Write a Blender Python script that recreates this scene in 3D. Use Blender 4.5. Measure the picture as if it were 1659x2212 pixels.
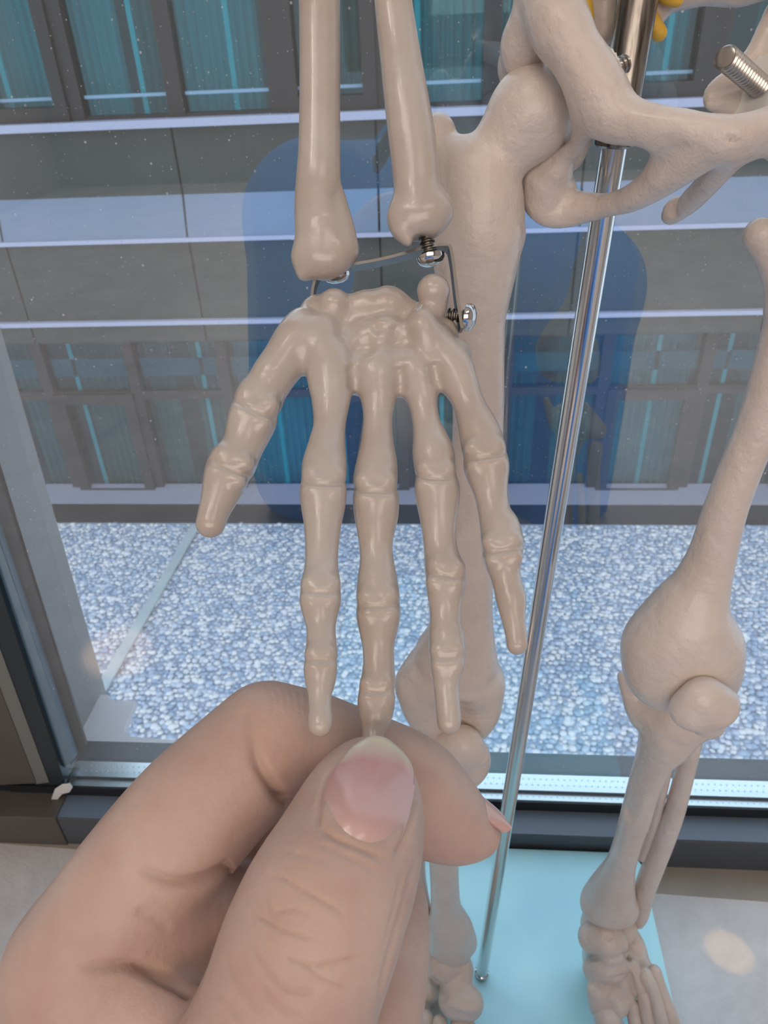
import bpy, bmesh, math, random
import numpy as np
from mathutils import Vector, Matrix

random.seed(7)
np.random.seed(7)
scene = bpy.context.scene
for o in list(bpy.data.objects):
    bpy.data.objects.remove(o)
COL = scene.collection

# ------------------------------------------------------------------ camera
F_PX, CU, CV = 1600.0, 829.5, 1106.0       # focal length and centre for a 1659x2212 frame
H = 0.50                                    # camera height over the floor (the skeleton is a 0.9 m model)
dn = np.array([119.0, 2464.0, F_PX]); dn /= np.linalg.norm(dn)            # straight down, in camera axes
xw = np.array([20430.0, 0.0, -F_PX]); xw[1] = -(xw[0]*dn[0]+xw[2]*dn[2])/dn[1]; xw /= np.linalg.norm(xw)
zw = -dn
yw = np.cross(zw, xw)
M_WC = np.array([xw, yw, zw])               # rows: world axes in camera axes (right, down, forward)
CAMP = np.array([0.0, 0.0, H])
cd = bpy.data.cameras.new('camera'); cam = bpy.data.objects.new('camera', cd); COL.objects.link(cam)
rc, dc, fc = M_WC[:, 0], M_WC[:, 1], M_WC[:, 2]
cam.matrix_world = Matrix(((rc[0], -dc[0], -fc[0], 0), (rc[1], -dc[1], -fc[1], 0), (rc[2], -dc[2], -fc[2], H), (0, 0, 0, 1)))
cd.sensor_fit = 'VERTICAL'; cd.sensor_height = 36.0; cd.sensor_width = 27.0
cd.lens = F_PX/2212*36.0
cd.clip_start = 0.005; cd.clip_end = 200
cd.dof.use_dof = True; cd.dof.focus_distance = 0.16; cd.dof.aperture_fstop = 55
scene.camera = cam

# ------------------------------------------------------------------ world, exposure, lamps
w = bpy.data.worlds.new('sky'); scene.world = w; w.use_nodes = True
bgn = w.node_tree.nodes['Background']
bgn.inputs[0].default_value = (0.74, 0.87, 1.0, 1); bgn.inputs[1].default_value = 1.6
scene.view_settings.view_transform = 'Standard'
scene.view_settings.look = 'None'
scene.view_settings.exposure = 0.0
scene.view_settings.gamma = 1.0
scene.view_settings.use_curve_mapping = False
scene.cycles.use_denoising = True
scene.cycles.max_bounces = 8
scene.cycles.diffuse_bounces = 3
scene.cycles.glossy_bounces = 4
scene.cycles.transparent_max_bounces = 12
scene.cycles.sample_clamp_indirect = 4.0
scene.cycles.caustics_reflective = False
scene.cycles.caustics_refractive = False

def area_light(name, loc, target, size, power, color):
    l = bpy.data.lights.new(name, 'AREA'); l.shape = 'RECTANGLE'; l.size, l.size_y = size
    l.energy = power; l.color = color
    o = bpy.data.objects.new(name, l); COL.objects.link(o); o.location = loc
    o.rotation_euler = (Vector(target)-Vector(loc)).to_track_quat('-Z', 'Y').to_euler()
    return o
def spot_light(name, loc, target, angle, power, color, radius=0.02, blend=0.3):
    l = bpy.data.lights.new(name, 'SPOT'); l.spot_size = angle; l.spot_blend = blend
    l.energy = power; l.color = color; l.shadow_soft_size = radius
    o = bpy.data.objects.new(name, l); COL.objects.link(o); o.location = loc
    o.rotation_euler = (Vector(target)-Vector(loc)).to_track_quat('-Z', 'Y').to_euler()
    return o
# ceiling panels of the room behind the camera
area_light('ceiling_panel_light', (-0.7, -1.0, 2.66), (-0.35, -0.2, 0.0), (1.2, 0.6), 10, (1.0, 0.90, 0.80))
area_light('ceiling_panel_light', (1.0, -1.3, 2.66), (0.6, -0.4, 0.0), (1.2, 0.6), 8, (1.0, 0.90, 0.80))
area_light('back_fill_light', (0.1, -2.35, 1.35), (0.05, 0.2, 0.4), (2.6, 1.3), 33, (1.0, 0.87, 0.76))  # unseen fill added near the back wall to light the front evenly

# ------------------------------------------------------------------ pixel <-> place helpers
def ray(u, v):
    return M_WC @ np.array([(u-CU)/F_PX, (v-CV)/F_PX, 1.0])
def P(u, v, d):                              # at camera depth d
    return CAMP + ray(u, v)*d
def PY(u, v, Y):
    r = ray(u, v); return CAMP + r*(Y/r[1])
def PZ(u, v, z):
    r = ray(u, v); return CAMP + r*((z-H)/r[2])
def depth(p):
    return float((np.asarray(p)-CAMP) @ fc)
def proj(V):
    q = (V-CAMP) @ M_WC
    return CU+F_PX*q[:, 0]/q[:, 2], CV+F_PX*q[:, 1]/q[:, 2], q[:, 2]

# ------------------------------------------------------------------ materials
def mat(name, color, rough=0.5, metal=0.0, **kw):
    m = bpy.data.materials.new(name); m.use_nodes = True
    nt = m.node_tree; b = nt.nodes['Principled BSDF']
    b.inputs['Base Color'].default_value = (*color, 1)
    b.inputs['Roughness'].default_value = rough
    b.inputs['Metallic'].default_value = metal
    if 'spec' in kw: b.inputs['Specular IOR Level'].default_value = kw['spec']
    if 'sss' in kw:
        b.inputs['Subsurface Weight'].default_value = kw['sss']
        b.inputs['Subsurface Radius'].default_value = kw.get('rad', (1, .4, .25))
        b.inputs['Subsurface Scale'].default_value = kw.get('sscale', 0.003)
    if 'coat' in kw:
        b.inputs['Coat Weight'].default_value = kw['coat']; b.inputs['Coat Roughness'].default_value = 0.16
    co = nt.nodes.new('ShaderNodeTexCoord')
    vec = co.outputs['Object']
    def noise(scale, detail=4, rough_=0.55, stretch=None):
        n = nt.nodes.new('ShaderNodeTexNoise'); n.inputs['Scale'].default_value = scale
        n.inputs['Detail'].default_value = detail; n.inputs['Roughness'].default_value = rough_
        if stretch:
            mp = nt.nodes.new('ShaderNodeMapping'); mp.inputs['Scale'].default_value = stretch
            nt.links.new(vec, mp.inputs['Vector']); nt.links.new(mp.outputs[0], n.inputs['Vector'])
        else:
            nt.links.new(vec, n.inputs['Vector'])
        return n.outputs['Fac']
    if 'mottle' in kw:                        # (scale, lo colour, hi colour[, stretch])
        sc, lo, hi = kw['mottle'][:3]
        f = noise(sc, stretch=kw['mottle'][3] if len(kw['mottle']) > 3 else None)
        r = nt.nodes.new('ShaderNodeValToRGB')
        r.color_ramp.elements[0].position = 0.32; r.color_ramp.elements[1].position = 0.68
        r.color_ramp.elements[0].color = (*lo, 1); r.color_ramp.elements[1].color = (*hi, 1)
        nt.links.new(f, r.inputs[0]); nt.links.new(r.outputs[0], b.inputs['Base Color'])
    prev = None
    for (sc, dist, stretch) in kw.get('bump', []):
        f = noise(sc, 5, stretch=stretch)
        bp = nt.nodes.new('ShaderNodeBump'); bp.inputs['Strength'].default_value = 1.0
        bp.inputs['Distance'].default_value = dist
        nt.links.new(f, bp.inputs['Height'])
        if prev: nt.links.new(prev, bp.inputs['Normal'])
        prev = bp.outputs[0]
    if prev: nt.links.new(prev, b.inputs['Normal'])
    return m

BONE = mat('ivory_plastic', (0.78, 0.66, 0.56), 0.30, coat=0.5, sss=0.25, rad=(1, .65, .45), sscale=0.002,
           mottle=(60, (0.50, 0.405, 0.345), (0.56, 0.485, 0.43)), bump=[(260, 0.00025, None)])
BONE2 = mat('pale_plastic', (0.70, 0.60, 0.53), 0.38, coat=0.25,
            mottle=(45, (0.655, 0.535, 0.465), (0.725, 0.62, 0.55)), bump=[(190, 0.0010, None), (700, 0.00012, None)])
SKIN = mat('skin', (0.72, 0.46, 0.34), 0.45, sss=0.35, rad=(1, .35, .2), sscale=0.004, spec=0.35,
           mottle=(70, (0.535, 0.345, 0.275), (0.625, 0.44, 0.36)), bump=[(1500, 0.00008, None), (420, 0.00025, None)])
CHROME = mat('chrome', (0.72, 0.70, 0.68), 0.12, 1.0)
STEEL = mat('worn_steel', (0.42, 0.38, 0.34), 0.28, 1.0, mottle=(700, (0.10, 0.088, 0.075), (0.46, 0.42, 0.38), (1, 1, .10)))
NERVE = mat('yellow_rubber', (0.80, 0.47, 0.06), 0.4)
NUT = mat('white_nylon', (0.78, 0.74, 0.68), 0.45)
BASE = mat('blue_plate', (0.50, 0.90, 0.99), 0.33, mottle=(30, (0.48, 0.87, 0.98), (0.54, 0.92, 0.99)))
FRAME = mat('anthracite_frame', (0.062, 0.072, 0.085), 0.38)
FRAMEB = mat('bronze_frame', (0.085, 0.075, 0.066), 0.5, mottle=(14, (0.075, 0.066, 0.058), (0.10, 0.088, 0.078)))
RUBBER = mat('black_gasket', (0.012, 0.014, 0.018), 0.5)
ALU = mat('aluminium_spacer', (0.82, 0.93, 0.97), 0.3, 0.85)
PLASTER = mat('grey_reveal', (0.28, 0.265, 0.26), 0.7, mottle=(9, (0.255, 0.245, 0.24), (0.30, 0.285, 0.28)))
SILL = mat('pale_sill', (0.74, 0.69, 0.72), 0.6)
ALU_SHADED = mat('shaded_spacer', (0.12, 0.25, 0.35), 0.35)  # left spacer gets less light; its shade is put into this blue
FILM = mat('plastic_film', (0.8, 0.78, 0.76), 0.3)

# marble floor
def marble():
    m = mat('marble', (0.7, 0.66, 0.62), 0.28)
    nt = m.node_tree; b = nt.nodes['Principled BSDF']; co = nt.nodes['Texture Coordinate']
    n = nt.nodes.new('ShaderNodeTexNoise'); n.inputs['Scale'].default_value = 9; n.inputs['Detail'].default_value = 9
    n.inputs['Distortion'].default_value = 1.4; n.inputs['Roughness'].default_value = 0.65
    r = nt.nodes.new('ShaderNodeValToRGB'); e = r.color_ramp.elements
    e[0].position, e[0].color = 0.3, (0.52, 0.49, 0.48, 1); e[1].position, e[1].color = 0.7, (0.74, 0.71, 0.70, 1)
    nt.links.new(co.outputs['Object'], n.inputs['Vector']); nt.links.new(n.outputs['Fac'], r.inputs[0]); nt.links.new(r.outputs[0], b.inputs['Base Color'])
    bp = nt.nodes.new('ShaderNodeBump'); bp.inputs['Distance'].default_value = 0.0006
    n2 = nt.nodes.new('ShaderNodeTexNoise'); n2.inputs['Scale'].default_value = 260; n2.inputs['Detail'].default_value = 3
    nt.links.new(co.outputs['Object'], n2.inputs['Vector']); nt.links.new(n2.outputs['Fac'], bp.inputs['Height']); nt.links.new(bp.outputs[0], b.inputs['Normal'])
    return m
MARBLE = marble()

# window glass: clear, a little reflective (double glazing), with specks of dust
def glass(name, refl, dust, tint):
    m = bpy.data.materials.new(name); m.use_nodes = True; nt = m.node_tree
    for n in list(nt.nodes): nt.nodes.remove(n)
    N = nt.nodes.new; L = nt.links.new
    out = N('ShaderNodeOutputMaterial'); tr = N('ShaderNodeBsdfTransparent'); gl = N('ShaderNodeBsdfGlossy'); df = N('ShaderNodeBsdfDiffuse')
    tr.inputs[0].default_value = (*tint, 1); gl.inputs['Roughness'].default_value = 0.0; gl.inputs[0].default_value = (0.95, 0.97, 1, 1)
    df.inputs[0].default_value = (0.85, 0.85, 0.85, 1)
    mx = N('ShaderNodeMixShader'); mx.inputs[0].default_value = refl
    L(tr.outputs[0], mx.inputs[1]); L(gl.outputs[0], mx.inputs[2])
    if dust:
        co = N('ShaderNodeTexCoord')
        def specks(scale, thr):
            v = N('ShaderNodeTexVoronoi'); v.inputs['Scale'].default_value = scale; L(co.outputs['Object'], v.inputs['Vector'])
            sx = N('ShaderNodeSeparateColor'); L(v.outputs['Color'], sx.inputs[0])
            mu = N('ShaderNodeMath'); mu.operation = 'POWER'; L(sx.outputs[0], mu.inputs[0]); mu.inputs[1].default_value = 3.2
            m2 = N('ShaderNodeMath'); m2.operation = 'MULTIPLY'; L(mu.outputs[0], m2.inputs[0]); m2.inputs[1].default_value = thr
            lt = N('ShaderNodeMath'); lt.operation = 'LESS_THAN'; L(v.outputs['Distance'], lt.inputs[0]); L(m2.outputs[0], lt.inputs[1])
            return lt.outputs[0]
        a, b_ = specks(520, 0.17), specks(230, 0.13)
        s = N('ShaderNodeMath'); s.operation = 'MAXIMUM'; L(a, s.inputs[0]); L(b_, s.inputs[1])
        s2 = N('ShaderNodeMath'); s2.operation = 'MULTIPLY_ADD'; L(s.outputs[0], s2.inputs[0]); s2.inputs[1].default_value = 0.34; s2.inputs[2].default_value = 0.010
        m3 = N('ShaderNodeMixShader'); L(s2.outputs[0], m3.inputs[0]); L(mx.outputs[0], m3.inputs[1]); L(df.outputs[0], m3.inputs[2])
        L(m3.outputs[0], out.inputs[0])
    else:
        L(mx.outputs[0], out.inputs[0])
    return m
GLASS_IN = glass('inner_glass', 0.11, True, (0.97, 0.99, 1.0))
GLASS_OUT = glass('outer_glass', 0.03, False, (0.95, 0.98, 1.0))

# ------------------------------------------------------------------ object helpers
def tag(o, label=None, cat=None, group=None, kind=None):
    if label: o['label'] = label
    if cat: o['category'] = cat
    if group: o['group'] = group
    if kind: o['kind'] = kind
    return o
def empty(name, loc):
    o = bpy.data.objects.new(name, None); COL.objects.link(o); o.location = Vector(loc); o.empty_display_size = 0.02
    bpy.context.view_layer.update()
    return o
def link(name, me, m, parent=None):
    o = bpy.data.objects.new(name, me); COL.objects.link(o)
    if m: me.materials.append(m)
    if parent is not None:
        o.parent = parent
        if parent.type == 'EMPTY': o.matrix_parent_inverse = Matrix.Translation(-Vector(parent.location))
    return o
def mesh_np(V, Q, smooth=True, normals=None, name='mesh'):
    me = bpy.data.meshes.new(name)
    V = np.ascontiguousarray(V, dtype=np.float32); k = Q.shape[1]
    me.vertices.add(len(V)); me.vertices.foreach_set('co', V.ravel())
    me.loops.add(Q.size); me.loops.foreach_set('vertex_index', np.ascontiguousarray(Q, dtype=np.int32).ravel())
    me.polygons.add(len(Q)); me.polygons.foreach_set('loop_start', np.arange(0, Q.size, k, dtype=np.int32))
    me.update(calc_edges=True)
    me.polygons.foreach_set('use_smooth', np.full(len(Q), smooth))
    me.validate()
    if normals is not None:
        me.normals_split_custom_set_from_vertices([tuple(n) for n in normals])
    return me
class MB:
    def __init__(s): s.bm = bmesh.new()
    def box(s, x0, x1, y0, y1, z0, z1):
        v = [s.bm.verts.new(p) for p in ((x0,y0,z0),(x1,y0,z0),(x1,y1,z0),(x0,y1,z0),(x0,y0,z1),(x1,y0,z1),(x1,y1,z1),(x0,y1,z1))]
        for f in ((0,3,2,1),(4,5,6,7),(0,1,5,4),(1,2,6,5),(2,3,7,6),(3,0,4,7)): s.bm.faces.new([v[i] for i in f])
        return s
    def prism(s, pts, off):                   # polygon (3-D points) pushed along an offset
        a = [s.bm.verts.new(tuple(p)) for p in pts]; b = [s.bm.verts.new(tuple(np.asarray(p)+np.asarray(off))) for p in pts]
        s.bm.faces.new(a); s.bm.faces.new(b[::-1]); n = len(a)
        for i in range(n): s.bm.faces.new((a[i], b[i], b[(i+1) % n], a[(i+1) % n]))
        return s
    def lathe(s, c, axis, prof, n=32):        # prof: (height along axis, radius)
        c = np.asarray(c, float); ax = np.asarray(axis, float); ax /= np.linalg.norm(ax)
        t = np.cross(ax, [0.3, 0.2, 0.9]); t /= np.linalg.norm(t); b = np.cross(ax, t); rings = []
        for h, r in prof:
            if r < 1e-7: rings.append([s.bm.verts.new(tuple(c+ax*h))]); continue
            rings.append([s.bm.verts.new(tuple(c+ax*h+r*(math.cos(2*math.pi*i/n)*t+math.sin(2*math.pi*i/n)*b))) for i in range(n)])
        for A, B in zip(rings, rings[1:]):
            for i in range(n):
                j = (i+1) % n
                if len(A) == 1 and len(B) == 1: continue
                if len(A) == 1: s.bm.faces.new((A[0], B[i], B[j]))
                elif len(B) == 1: s.bm.faces.new((A[i], A[j], B[0]))
                else: s.bm.faces.new((A[i], A[j], B[j], B[i]))
        for A in (rings[0], rings[-1]):
            if len(A) > 2: s.bm.faces.new(A)
        return s
    def sweep(s, pts, prof_fn, up):           # section polygon (2-D) swept along points
        pts = [np.asarray(p, float) for p in pts]; rings = []
        for i, p in enumerate(pts):
            t = pts[min(i+1, len(pts)-1)]-pts[max(i-1, 0)]; t /= np.linalg.norm(t)
            u = np.asarray(up, float); u = u-t*(u@t); u /= np.linalg.norm(u); w_ = np.cross(t, u)
            rings.append([s.bm.verts.new(tuple(p+w_*a+u*b)) for a, b in prof_fn(i/(len(pts)-1))])
        n = len(rings[0])
        for A, B in zip(rings, rings[1:]):
            for i in range(n): s.bm.faces.new((A[i], A[(i+1) % n], B[(i+1) % n], B[i]))
        s.bm.faces.new(rings[0][::-1]); s.bm.faces.new(rings[-1])
        return s
    def build(s, name, m, parent=None, smooth=False, bevel=0, angle=35):
        bmesh.ops.recalc_face_normals(s.bm, faces=s.bm.faces)
        if bevel:
            bmesh.ops.bevel(s.bm, geom=[e for e in s.bm.edges if len(e.link_faces) == 2 and e.calc_face_angle() > 0.6], offset=bevel, segments=2, affect='EDGES', profile=0.5)
        me = bpy.data.meshes.new(name); s.bm.to_mesh(me); s.bm.free()
        if smooth:
            for p in me.polygons: p.use_smooth = True
            me.set_sharp_from_angle(angle=math.radians(angle))
        return link(name, me, m, parent)

# ------------------------------------------------------------------ signed-distance modelling
def catmull(A, n=4):
    A = np.asarray(A, float)
    if len(A) < 3: return A
    E = np.vstack([2*A[0]-A[1], A, 2*A[-1]-A[-2]]); out = []
    for i in range(1, len(E)-2):
        p0, p1, p2, p3 = E[i-1], E[i], E[i+1], E[i+2]
        for t in np.arange(n)/n:
            out.append(0.5*((2*p1)+(-p0+p2)*t+(2*p0-5*p1+4*p2-p3)*t*t+(-p0+3*p1-3*p2+p3)*t**3))
    out.append(E[-2]); return np.array(out)
class SDF:
    def __init__(s, vox): s.vox = vox; s.ops = []
    # all points are (x, y, z, r) arrays in metres
    def chain(s, pts, k=0.001, n=4, flat=None, sign=1):
        s.ops.append((catmull(pts, n) if n else np.asarray(pts, float), k, flat, sign)); return s
    def ball(s, c, r, k=0.001, flat=None, sign=1):
        p = np.array([[*c, r], [c[0]+1e-5, c[1], c[2], r]]); s.ops.append((p, k, flat, sign)); return s
    def mesh(s, pad=None):
        vx = s.vox; lo = np.full(3, 1e9); hi = -lo
        for A, k, fl, sg in s.ops:
            if sg > 0:
                R = A[:, 3:4]; lo = np.minimum(lo, (A[:, :3]-R).min(0)); hi = np.maximum(hi, (A[:, :3]+R).max(0))
        lo -= 3*vx+0.001; hi += 3*vx+0.001
        n = np.ceil((hi-lo)/vx).astype(int)+1
        D = np.full(n, 1.0, np.float32)
        ax = [lo[i]+vx*np.arange(n[i]) for i in range(3)]
        for A, k, fl, sg in s.ops:
            R = A[:, 3].max()
            m = R+k+2*vx
            a = np.maximum(np.floor((A[:, :3].min(0)-m-lo)/vx).astype(int), 0); b = np.minimum(np.ceil((A[:, :3].max(0)+m-lo)/vx).astype(int)+1, n)
            if (b <= a).any(): continue
            X, Y, Z = np.meshgrid(*[ax[i][a[i]:b[i]].astype(np.float32) for i in range(3)], indexing='ij')
            d = np.full(X.shape, 1.0, np.float32)
            for p, q in zip(A[:-1], A[1:]):
                mm = max(p[3], q[3])+k+2*vx; sl = []; skip = False
                for i in range(3):
                    l = max(int((min(p[i], q[i])-mm-lo[i])/vx)-a[i], 0); h = min(int((max(p[i], q[i])+mm-lo[i])/vx)+2-a[i], b[i]-a[i])
                    if h <= l: skip = True
                    sl.append(slice(l, h))
                if skip: continue
                sl = tuple(sl); dx, dy, dz = X[sl]-p[0], Y[sl]-p[1], Z[sl]-p[2]; e = q[:3]-p[:3]
                if fl is not None:
                    nn, sc = fl; nn = np.asarray(nn, float)/np.linalg.norm(nn); g = (1/sc-1)
                    h = (dx*nn[0]+dy*nn[1]+dz*nn[2])*g; dx, dy, dz = dx+h*nn[0], dy+h*nn[1], dz+h*nn[2]; e = e+nn*(e@nn)*g
                t = np.clip((dx*e[0]+dy*e[1]+dz*e[2])/max(float(e@e), 1e-14), 0, 1)
                dd = np.sqrt((dx-t*e[0])**2+(dy-t*e[1])**2+(dz-t*e[2])**2)-(p[3]+(q[3]-p[3])*t)
                np.minimum(d[sl], dd, out=d[sl])
            S = D[a[0]:b[0], a[1]:b[1], a[2]:b[2]]
            if sg > 0:
                h = np.maximum(k-np.abs(S-d), 0)/k; S[...] = np.minimum(S, d)-h*h*k*0.25
            else:
                h = np.maximum(k-np.abs(S+d), 0)/k; S[...] = np.maximum(S, -d)+h*h*k*0.25
        return surface_nets(D, lo, vx)
def surface_nets(D, lo, vx):
    ins = D < 0; n = D.shape
    c = np.zeros(tuple(k-1 for k in n), np.int8)
    for i in (0, 1):
        for j in (0, 1):
            for k in (0, 1): c += ins[i:n[0]-1+i, j:n[1]-1+j, k:n[2]-1+k]
    idx = np.argwhere((c > 0) & (c < 8))
    ids = np.full(c.shape, -1, np.int32); ids[tuple(idx.T)] = np.arange(len(idx))
    acc = np.zeros((len(idx), 3)); cnt = np.zeros(len(idx))
    for axis in range(3):
        o1, o2 = [q for q in range(3) if q != axis]
        for i in (0, 1):
            for j in (0, 1):
                p = idx.copy(); p[:, o1] += i; p[:, o2] += j; q = p.copy(); q[:, axis] += 1
                a, b = D[tuple(p.T)], D[tuple(q.T)]; m = (a < 0) != (b < 0)
                t = np.where(m, a/np.where(m, a-b, 1), 0)
                pos = (p-idx).astype(float); pos[:, axis] += t
                acc[m] += pos[m]; cnt[m] += 1
    V = lo+(idx+acc/cnt[:, None])*vx
    Q = []
    for axis in range(3):
        o1, o2 = [(1, 2), (2, 0), (0, 1)][axis]
        sl_a = [slice(0, n[q]-1) for q in range(3)]; sl_b = list(sl_a); sl_b[axis] = slice(1, n[axis])
        sl_a[o1] = sl_b[o1] = slice(1, n[o1]-1); sl_a[o2] = sl_b[o2] = slice(1, n[o2]-1)
        a, b = ins[tuple(sl_a)], ins[tuple(sl_b)]
        for flip in (False, True):
            e = np.argwhere((a & ~b) if not flip else (~a & b))
            e[:, o1] += 1; e[:, o2] += 1
            def g(s1, s2):
                f = e.copy(); f[:, o1] -= s1; f[:, o2] -= s2; return ids[tuple(f.T)]
            q = np.stack([g(0, 0), g(1, 0), g(1, 1), g(0, 1)], 1)
            Q.append(q[:, ::-1] if flip else q)
    return V, np.vstack(Q)
def vnormals(V, Q):
    fn = np.cross(V[Q[:, 2]]-V[Q[:, 0]], V[Q[:, 3]]-V[Q[:, 1]]); N = np.zeros_like(V)
    for i in range(4): np.add.at(N, Q[:, i], fn)
    return N/np.maximum(np.linalg.norm(N, axis=1, keepdims=True), 1e-15)
def relax(V, Q, it=2, f=0.5):
    E = np.vstack([Q[:, [0, 1]], Q[:, [1, 2]], Q[:, [2, 3]], Q[:, [3, 0]]]); deg = np.zeros(len(V)); np.add.at(deg, E[:, 0], 1); np.add.at(deg, E[:, 1], 1)
    for s_ in [f, -f*1.02]*it:
        A = np.zeros_like(V); np.add.at(A, E[:, 0], V[E[:, 1]]); np.add.at(A, E[:, 1], V[E[:, 0]])
        V = V+s_*(A/deg[:, None]-V)
    return V
def wrinkle(V, N, line, amp, sig, dlim=None, grow=False):     # a fold pressed into the side of the skin that faces this way
    u, v, d = proj(V); line = np.asarray(line, float); best = np.full(len(V), 1e9)
    face = ((V-CAMP)*N).sum(1) < 0
    m = face & (u > line[:, 0].min()-5*sig) & (u < line[:, 0].max()+5*sig) & (v > line[:, 1].min()-5*sig) & (v < line[:, 1].max()+5*sig)
    if dlim: m &= (d > dlim[0]) & (d < dlim[1])
    i = np.where(m)[0]; L_ = catmull(line, 6); uu, vv = u[i], v[i]; b = np.full(len(i), 1e9); tt = np.zeros(len(i))
    for k, (p, q) in enumerate(zip(L_[:-1], L_[1:])):
        e = q-p; t = np.clip(((uu-p[0])*e[0]+(vv-p[1])*e[1])/max(e@e, 1e-9), 0, 1)
        dd = np.hypot(uu-p[0]-t*e[0], vv-p[1]-t*e[1]); mm = dd < b; b[mm] = dd[mm]; tt[mm] = (k+t[mm])/(len(L_)-1)
    fade = np.clip(np.minimum(tt, 1-tt)*6, 0.0, 1)
    if grow: fade = np.clip(tt*1.2, 0, 1)**.7*np.clip((1-tt)*12, 0, 1)
    V[i] -= N[i]*(amp*fade*np.exp(-(b/sig)**2))[:, None]
def px(pts, dfun=None):                      # rows (u, v, r_px, depth) -> (x, y, z, r)
    out = []
    for p in pts:
        d = p[3] if len(p) > 3 else dfun(p[0], p[1]); out.append([*P(p[0], p[1], d), p[2]*d/F_PX])
    return np.array(out)
def pyc(pts, Y=None):                        # rows (u, v, r_px, Y) -> (x, y, z, r)
    out = []
    for p in pts:
        q = PY(p[0], p[1], p[3] if len(p) > 3 else Y); out.append([*q, p[2]*depth(q)/F_PX])
    return np.array(out)
def sdf_part(name, s, m, parent, relax_it=1, post=None):
    V, Q = s.mesh(); V = relax(V, Q, relax_it)
    if post: post(V, vnormals(V, Q))
    return link(name, mesh_np(V, Q, name=name), m, parent)
CAMDIR = fc                                  # the way the camera looks
# ================================================================== the room (setting)
Yfr = PZ(829, 1850, 0)[1]                                   # front face of the window frame
XL, XR, YB, ZC = -1.6, 2.2, -2.6, 2.7
MB().box(XL-.2, XR+.2, YB-.2, Yfr+.02, -.12, 0).build('floor', MARBLE)['kind'] = 'structure'
WALL = mat('painted_wall', (0.45, 0.40, 0.36), 0.8)
MB().box(XL-.2, XL, YB, Yfr+.3, 0, ZC).build('wall_left', WALL)['kind'] = 'structure'
MB().box(XR, XR+.2, YB, Yfr+.3, 0, ZC).build('wall_right', WALL)['kind'] = 'structure'
MB().box(XL-.2, XR+.2, YB-.2, YB, 0, ZC).build('wall_back', WALL)['kind'] = 'structure'
MB().box(XL-.2, XR+.2, YB-.2, Yfr+.3, ZC, ZC+.1).build('ceiling', mat('white_ceiling', (0.8, 0.78, 0.76), 0.9))['kind'] = 'structure'
# darker tan strip on the floor along the window
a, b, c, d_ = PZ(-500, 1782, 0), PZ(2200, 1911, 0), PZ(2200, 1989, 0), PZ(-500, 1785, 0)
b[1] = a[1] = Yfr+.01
t = MB().prism([a+[0, 0, .0005], b+[0, 0, .0005], c+[0, 0, .0005], d_+[0, 0, .0005]], (0, 0, -.004)).build('floor_strip_1', mat('tan_strip', (0.34, 0.30, 0.255), 0.35, mottle=(25, (0.31, 0.27, 0.23), (0.37, 0.33, 0.28))))
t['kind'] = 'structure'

# window: frame, ledge, gaskets, spacer bar and its reflection built as a second bar, two panes
win = empty('window_1', (0, Yfr, 0)); win['kind'] = 'structure'
def zat(v, Y, u=829): return PY(u, v, Y)[2]
def yat(v, z, u=829): return PZ(u, v, z)[1]
z1 = zat(1793, Yfr); Yb = yat(1737, z1)
z2 = zat(1720, Yb); Yb2 = yat(1703, z2); z4 = zat(1697, Yb2+.0006)
Yc = yat(1663, z4); z5 = z4
Yd = yat(1618, z4); z6 = z4
ZT = 2.45
XJ = PY(70, 1690, Yb)[0]                                     # inner corner of the left jamb
XE = XR
f = MB(); f.box(XL, XE, Yfr, Yd+.002, 0, z1-.0005); f.build('frame', FRAME, win, bevel=.0008)
f = MB(); f.box(XJ-.02, XE, Yfr+.001, Yb, z1-.0005, z1); f.build('ledge', mat('grey_ledge', (0.13, 0.165, 0.215), 0.4), win)
MB().box(XJ-.02, XE, Yb-.0012, Yb+.0005, z1, z2).build('gasket', RUBBER, win)
def holes(xa, xb, ya, yb_, z, step, r, name):               # a perforated bar: little raised dimples along it
    s = MB(); x = xa
    while x < xb:
        s.lathe((x, (ya+yb_)/2, z-.0001), (0, -.5, .86), [(0, r), (.00035, r*.75), (.0005, 0)], 8); x += step
    return s
XS = PY(141, 1690, Yb)[0]
s = MB().box(XS, XE, Yb+.0006, Yb2, z2-.004, z2); s.build('spacer_bar', ALU, win, bevel=.0003)
s = MB().box(XS, XE, Yb2, Yb2+.0006, z2-.004, z4); s.build('gasket', RUBBER, win)
s = MB()
p0, p1 = np.array([XS, Yb2+.0006, z4]), np.array([XS, Yc, z5])
s.prism([p0, p1, p1-[0, 0, .003], p0-[0, 0, .003]], (XE-XS, 0, 0)); s.build('spacer_bar', ALU, win)
nb = 0
hole_x = np.arange(XS+.01, .75, .0042)
for row, (tt) in enumerate((0.35, 0.7)):
    q = p0*(1-tt)+p1*tt; s = MB()
    for x in hole_x+row*.0021: s.lathe((x, q[1], q[2]-.0001), (0, 0, 1), [(0, .0008), (.0003, .0007), (.0004, 0)], 8)
    s.build('dimple_row', mat('dimple', (0.5, 0.7, 0.8), 0.3, .8), win)
s = MB()
for x in hole_x: s.lathe((x, (Yb+Yb2)/2+.0003, z2-.0001), (0, 0, 1), [(0, .0006), (.0002, .0005), (.0003, 0)], 8)
s.build('dimple_row', bpy.data.materials['dimple'], win)
MB().box(XJ, XE, Yc, Yd, z4-.004, z4).build('outer_rail', mat('blue_grey_seal', (0.035, 0.055, 0.075), 0.35), win)
MB().box(XL, PY(113, 1748, Yfr)[0], Yfr-.0012, Yb, 0, z1+.0012).build('jamb_foot', FRAMEB, win, bevel=.0006)
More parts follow.
